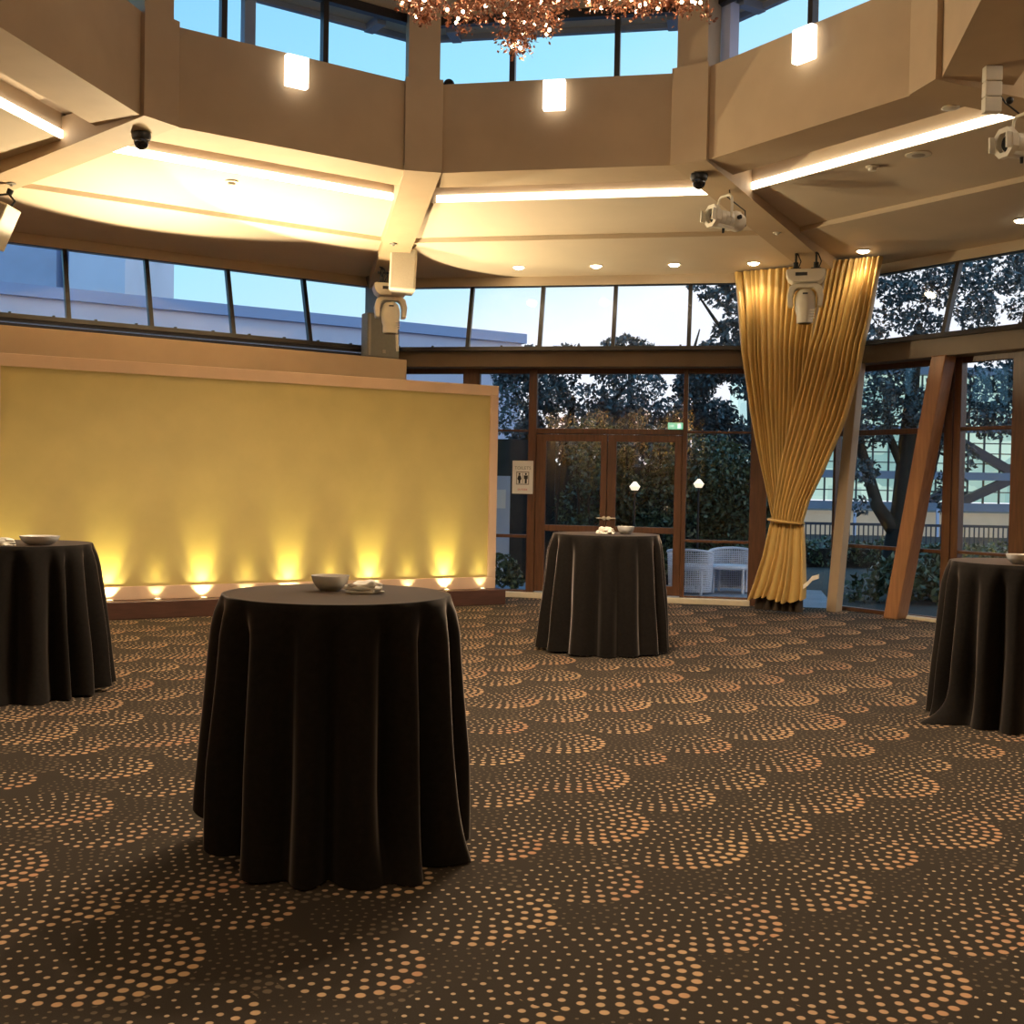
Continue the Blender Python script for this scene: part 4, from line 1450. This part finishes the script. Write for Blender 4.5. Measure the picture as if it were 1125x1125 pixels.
# big tree behind the right windows
bb = []
for ix in range(10):
    for iz in range(8):
        if rt.random() < .16:
            continue
        bb.append((5.7 + ix * .52 + rt.uniform(-.2, .2), rt.uniform(20.2, 22.3), 2.85 + iz * .46 + rt.uniform(-.2, .2), rt.uniform(.28, .5), .42, rt.uniform(.22, .38)))
bb += [(6.4, 20.8, 2.7, .5, .4, .4), (8.2, 20.9, 2.9, .5, .4, .3), (7.6, 20.9, 2.5, .35, .3, .3), (6.3, 20.6, 1.9, .25, .3, .25), (9.2, 20.8, 3.0, .9, .4, .4), (7.9, 20.9, 1.6, .3, .3, .5), (6.2, 20.6, 1.3, .2, .2, .2), (8.0, 20.5, 2.2, .25, .25, .3), (7.1, 20.6, 3.1, .7, .3, .4)]
tree('tree', 7.0, 21, 'large dark forked tree outside between the two raked columns', [
    ([(6.95, 21, -.16), (7.0, 21, .6), (7.1, 21, 1.3), (7.15, 21, 2.4), (7.3, 21, 4.6)], [.26, .22, .20, .16, .07]),
    ([(7.02, 21, .75), (6.6, 20.9, 1.3), (6.35, 20.9, 2.1), (5.9, 20.9, 3.6)], [.15, .12, .10, .04]),
    ([(7.05, 21, 1.0), (7.5, 21, 1.7), (7.75, 21, 2.7), (8.3, 21, 4.4)], [.15, .12, .10, .04]),
    ([(7.12, 21, 1.9), (6.8, 21, 2.6), (6.7, 21, 3.5)], [.09, .07, .03])], bb, 25000, .032, .068, M['leafblue'], 16)
# low hedge and railing towards the street
hb_ = empty('low_hedge', (9, 26, -.16), 'low clipped hedge in front of the street railing', 'hedge')
foliage('leaves', [(6.6 + i * .45, 26, .12, .45, .5, .36 + .05 * math.sin(i * 2)) for i in range(20)], 6000, .04, .08, M['leafdark'], 21, hb_)
MB().box(6.5, 15.6, 25.8, 26.2, -.16, .25).build('branch_core', M['bark'], hb_)
bd = empty('shrub', (5.6, 18.0, -.16), 'dark low planting outside the right windows', 'shrub')
foliage('leaves', [(rt.uniform(5.4, 9.0), rt.uniform(17.6, 19.5), rt.uniform(-.1, .35), .4, .4, .3) for _ in range(22)], 4200, .04, .09, M['leafdark'], 22, bd)
rl = empty('railing', (10.4, 30, -.16), 'dark street railing beyond the low hedge', 'railing')
mb = MB()
mb.box(5.5, 17, 29.97, 30.03, .66, .73)
mb.box(5.5, 17, 29.98, 30.02, -.02, .03)
mb.build('rail', M['steel'], rl)
mb = MB()
for i in range(92):
    mb.box(5.5 + i * .125, 5.53 + i * .125, 29.985, 30.015, 0, .68)
mb.build('balusters', M['steel'], rl)

# office building across the street
ob = empty('office_building', (18, 46, -.16), 'pale green glazed office building with diagonal steel braces across the street', 'building')
MB().box(9.7, 34, 45.2, 52, 1.2, 6.3).build('glazing', M['office'], ob)
MB().box(9.7, 34, 45.0, 45.2, -.16, .78).build('shop_front', M['shop'], ob)
mb = MB()
for z0, z1 in ((.86, 1.16), (2.06, 2.36), (3.9, 4.1), (6.1, 6.4)):
    mb.box(9.6, 34.1, 44.7, 45.25, z0, z1)
mb.build('floor_band', M['slab'], ob)
mb = MB()
for i in range(40):
    x = 9.7 + i * .62
    mb.box(x - .025, x + .025, 45.1, 45.2, 1.1, 6.3)
for z in (1.6, 2.7, 3.1, 3.5, 4.5, 5.0, 5.5):
    mb.box(9.7, 34, 45.12, 45.2, z - .02, z + .02)
mb.build('mullion_grid', M['steel'], ob)
for x0, z0, x1, z1 in ((16.3, 4.1, 19.4, 2.38), (19.5, 2.2, 16.9, .95), (12.6, 3.9, 10.2, 2.4), (19.6, 2.3, 22.5, 4.1), (16.2, 1.2, 17.0, 1.75)):
    d = Vector((x1 - x0, 0, z1 - z0)).normalized()
    q = Vector((-d.z, 0, d.x)) * .17
    a_, b_ = Vector((x0, 44.72, z0)), Vector((x1, 44.72, z1))
    MB().prism([a_ - q, b_ - q, b_ + q, a_ + q], (0, .3, 0)).build('brace', M['steel'], ob)
mb = MB()
for i in range(7):
    mb.box(10 + i * 3.2, 10.1 + i * 3.2, 44.6, 44.7, -.16, .9)
tag(mb.build('shop_posts', M['render'], ob), 'pale posts at street level')

# pale building with blue parapet seen through the left windows
Pa, Pb = Vector((-11.838, 26.611, 0)), Vector((0.346, 34.165, 0))
d = (Pb - Pa).normalized()
nn = Vector((-d.y, d.x, 0))
Pa2 = Pa - d * 8
pb_ = empty('neighbour_building', Pa.lerp(Pb, .5), 'long pale building with blue parapet band seen through the left upper windows', 'building')
Z = Vector((0, 0, 1))


def bx(p0, p1, o0, o1, z0, z1):
    return MB().hexa([p0 + nn * o0 + Z * z0, p1 + nn * o0 + Z * z0, p1 + nn * o1 + Z * z0, p0 + nn * o1 + Z * z0,
                      p0 + nn * o0 + Z * z1, p1 + nn * o0 + Z * z1, p1 + nn * o1 + Z * z1, p0 + nn * o1 + Z * z1])


bx(Pa2, Pb - d * .12, .12, 4, -.16, 5.75).build('wall', M['render'], pb_)
bx(Pa2, Pb, 0, 4.1, 5.72, 6.0).build('parapet', M['parapet'], pb_)
tag(MB().box(-40, -27.75, 70, 80, -.16, 21).build('tower', M['towerd']), 'dark blue grey tower block behind the far left upper window', 'building')
tag(MB().box(-27.0, -23.6, 70, 80, -.16, 20).build('tower', M['tower']), 'lighter blue grey tower block in the second left upper window', 'building')

# garden wall piece with a notice, left of the doors
gw = empty('garden_wall', (-.42, 18.5, -.16), 'pale garden wall end seen through the sidelight left of the doors', 'wall')
MB().box(-.9, -.035, 18.5, 18.65, -.16, 1.69).build('panel', M['outwall'], gw)
tag(MB().box(-.285, -.105, 18.49, 18.502, 1.17, 1.47).build('notice_sign', M['paper'], None), 'pale notice sheet on the garden wall outside', 'notice')
tag(MB().box(-.95, .745, 20.32, 20.42, -.16, 2.35).build('dark_screen', M['bark']), 'dark screen beside the pale garden wall', 'screen')
tag(MB().lathe([(.045, -.02), (.04, .9), (.05, .92), (.05, .95), (.001, .97)], (.33, 17.3, 0), 16).build('bollard', M['outwall'], smooth=True), 'pale slim post on the terrace left of the doors', 'post')
pot = empty('shrub', (-.12, 17.2, -.02), 'small dark shrub on the terrace left of the doors', 'shrub')
foliage('leaves', [(-.15, 17.2, .28, .28, .2, .26), (.05, 17.2, .15, .16, .2, .16)], 700, .03, .06, M['leafdark'], 31, pot)

# garden lanterns
for x, y, z, lab in ((1.90, 17.95, 1.56, 'small lit garden lantern behind the right door leaf'), (2.90, 18.0, 1.62, 'small lit garden lantern on a dark post, behind the right sidelight')):
    l = empty('garden_lantern', (x, y, -.02), lab, 'lantern', 'lit garden lanterns')
    MB().tube((x, y, -.02), (x, y, z - .05), .018, .014).build('post', M['black'], l)
    MB().lathe([(.05, -.06), (.085, .0), (.02, .075)], (x, y, z), 12).build('shade', M['lantern'], l)


# wicker chairs on the terrace
def wicker(loc, rz, label):
    r = empty('wicker_chair', loc, label, 'chair', 'white wicker tub chairs on the terrace', local=True)
    mb = MB()
    Rr, n_ = .34, 42

    def topz(q):            # q from -1..1 around the back
        return .66 - .12 * abs(q) ** 2.2

    def pt(q, z):
        a_ = q * 2.15
        rr = Rr - .03 * (1 - z / .66)
        return Vector((rr * math.sin(a_), rr * math.cos(a_) * .95, z))
    for i in range(n_ + 1):
        q = i / n_ * 2 - 1
        mb.path([pt(q, .03), pt(q, .3), pt(q, topz(q))], .0065, 5)
    for j in range(21):
        z = .05 + j * .028
        pp = [pt(i / 28 * 2 - 1, z) for i in range(29) if z < topz(i / 28 * 2 - 1)]
        if len(pp) > 4:
            mb.path(pp, .0085, 5)
    mb.build('woven_back', M['wicker'], r)
    MB().path([pt(i / 40 * 2 - 1, topz(i / 40 * 2 - 1)) for i in range(41)], .02, 8).build('rim', M['wicker'], r, smooth=True)
    MB().lathe([(.001, .36), (.30, .36), (.315, .39), (.30, .42), (.001, .43)], (0, -.02, 0), 28).build('seat', M['wicker'], r, smooth=True)
    for a_ in (-.8, .8):
        MB().tube((.28 * a_, -.22, 0), (.28 * a_, -.20, .37), .02).build('leg', M['wicker'], r)
        MB().tube((.26 * a_, .22, 0), (.26 * a_, .20, .37), .02).build('leg', M['wicker'], r)
    r.rotation_euler = (0, 0, rz)
    return r


wicker((3.33, 17.5, -.02), math.radians(-20), 'white wicker tub chair outside, right one behind the sidelight')
wicker((2.68, 17.25, -.02), math.radians(160), 'white wicker tub chair outside, middle one beside the door jamb')
wicker((1.90, 17.4, -.02), math.radians(-60), 'white wicker tub chair outside, seen through the bottom of the right door leaf')

# ================================================================== LIGHT
w = bpy.data.worlds.new('dusk sky')
bpy.context.scene.world = w
w.use_nodes = True
N, L = w.node_tree.nodes, w.node_tree.links
bg = N['Background']
tc = N.new('ShaderNodeTexCoord')
sx = N.new('ShaderNodeSeparateXYZ')
L.new(tc.outputs['Generated'], sx.inputs[0])


def wm(op, a, b=None):
    n = N.new('ShaderNodeMath')
    n.operation = op
    for v, i in ((a, 0), (b, 1)):
        if v is None:
            continue
        if isinstance(v, (int, float)):
            n.inputs[i].default_value = v
        else:
            L.new(v, n.inputs[i])
    return n.outputs[0]


# elevation plus a westward term: pale towards the low right, blue upward and to the left
el = wm('ADD', sx.outputs[2], wm('MULTIPLY', wm('SUBTRACT', .12, sx.outputs[0]), .42))
rp = N.new('ShaderNodeValToRGB')
L.new(el, rp.inputs['Fac'])
E_ = rp.color_ramp.elements
E_[0].position, E_[0].color = .16, (1.0, 1.02, 1.12, 1)
E_[1].position, E_[1].color = .62, (.24, .60, 1.0, 1)
e = E_.new(.235)
e.color = (.62, .92, 1.1, 1)
e = E_.new(.38)
e.color = (.38, .82, 1.06, 1)
L.new(rp.outputs['Color'], bg.inputs['Color'])
bg.inputs['Strength'].default_value = 1.12

# floodlights lying behind the top of the partition, washing the ceiling bay
n1, t1 = nt(-1)
FL1 = W(-1, -.6, 5.45, 2.95)
spot(FL1, W(-1, -.5, 4.7, 4.6), 560, 128, .12, (1, .82, .52), .012, 'ceiling_wash')
FL2 = W(-1, 1.0, 5.4, 2.95)
spot(FL2, W(-1, 1.5, 4.2, 4.6), 480, 122, .12, (1, .80, .48), .012, 'ceiling_wash')

FL3 = PA + PD * 4.3 + PN * .40 + Vector((0, 0, 2.88))
spot(FL3, FL3 + Vector((1.0, -.45, 1.65)), 230, 88, .10, (1, .82, .50), .012, 'ceiling_wash')

# ================================================================== CAMERA
cam = bpy.data.cameras.new('camera')
cam.sensor_width = 36
cam.lens = 1269.4 / 1125 * 36
cam.clip_end = 400
co = bpy.data.objects.new('camera', cam)
COL.objects.link(co)
pt_, ro = math.radians(1.3464), math.radians(1.0586)
r0, u0, f0 = Vector((1, 0, 0)), Vector((0, math.sin(pt_), math.cos(pt_))), Vector((0, math.cos(pt_), -math.sin(pt_)))
cr = r0 * math.cos(ro) + u0 * math.sin(ro)
cu_ = -r0 * math.sin(ro) + u0 * math.cos(ro)
mt_ = Matrix((cr, cu_, -f0)).transposed().to_4x4()
mt_.translation = Vector((0, 0, 1.55))
co.matrix_world = mt_
sc = bpy.context.scene
sc.camera = co
sc.view_settings.view_transform = 'Standard'
sc.view_settings.look = 'None'
sc.view_settings.gamma = 1
sc.view_settings.exposure = 0.0
sc.view_settings.use_curve_mapping = False
for o in COL.objects:
    if '_o' in o:
        del o['_o']
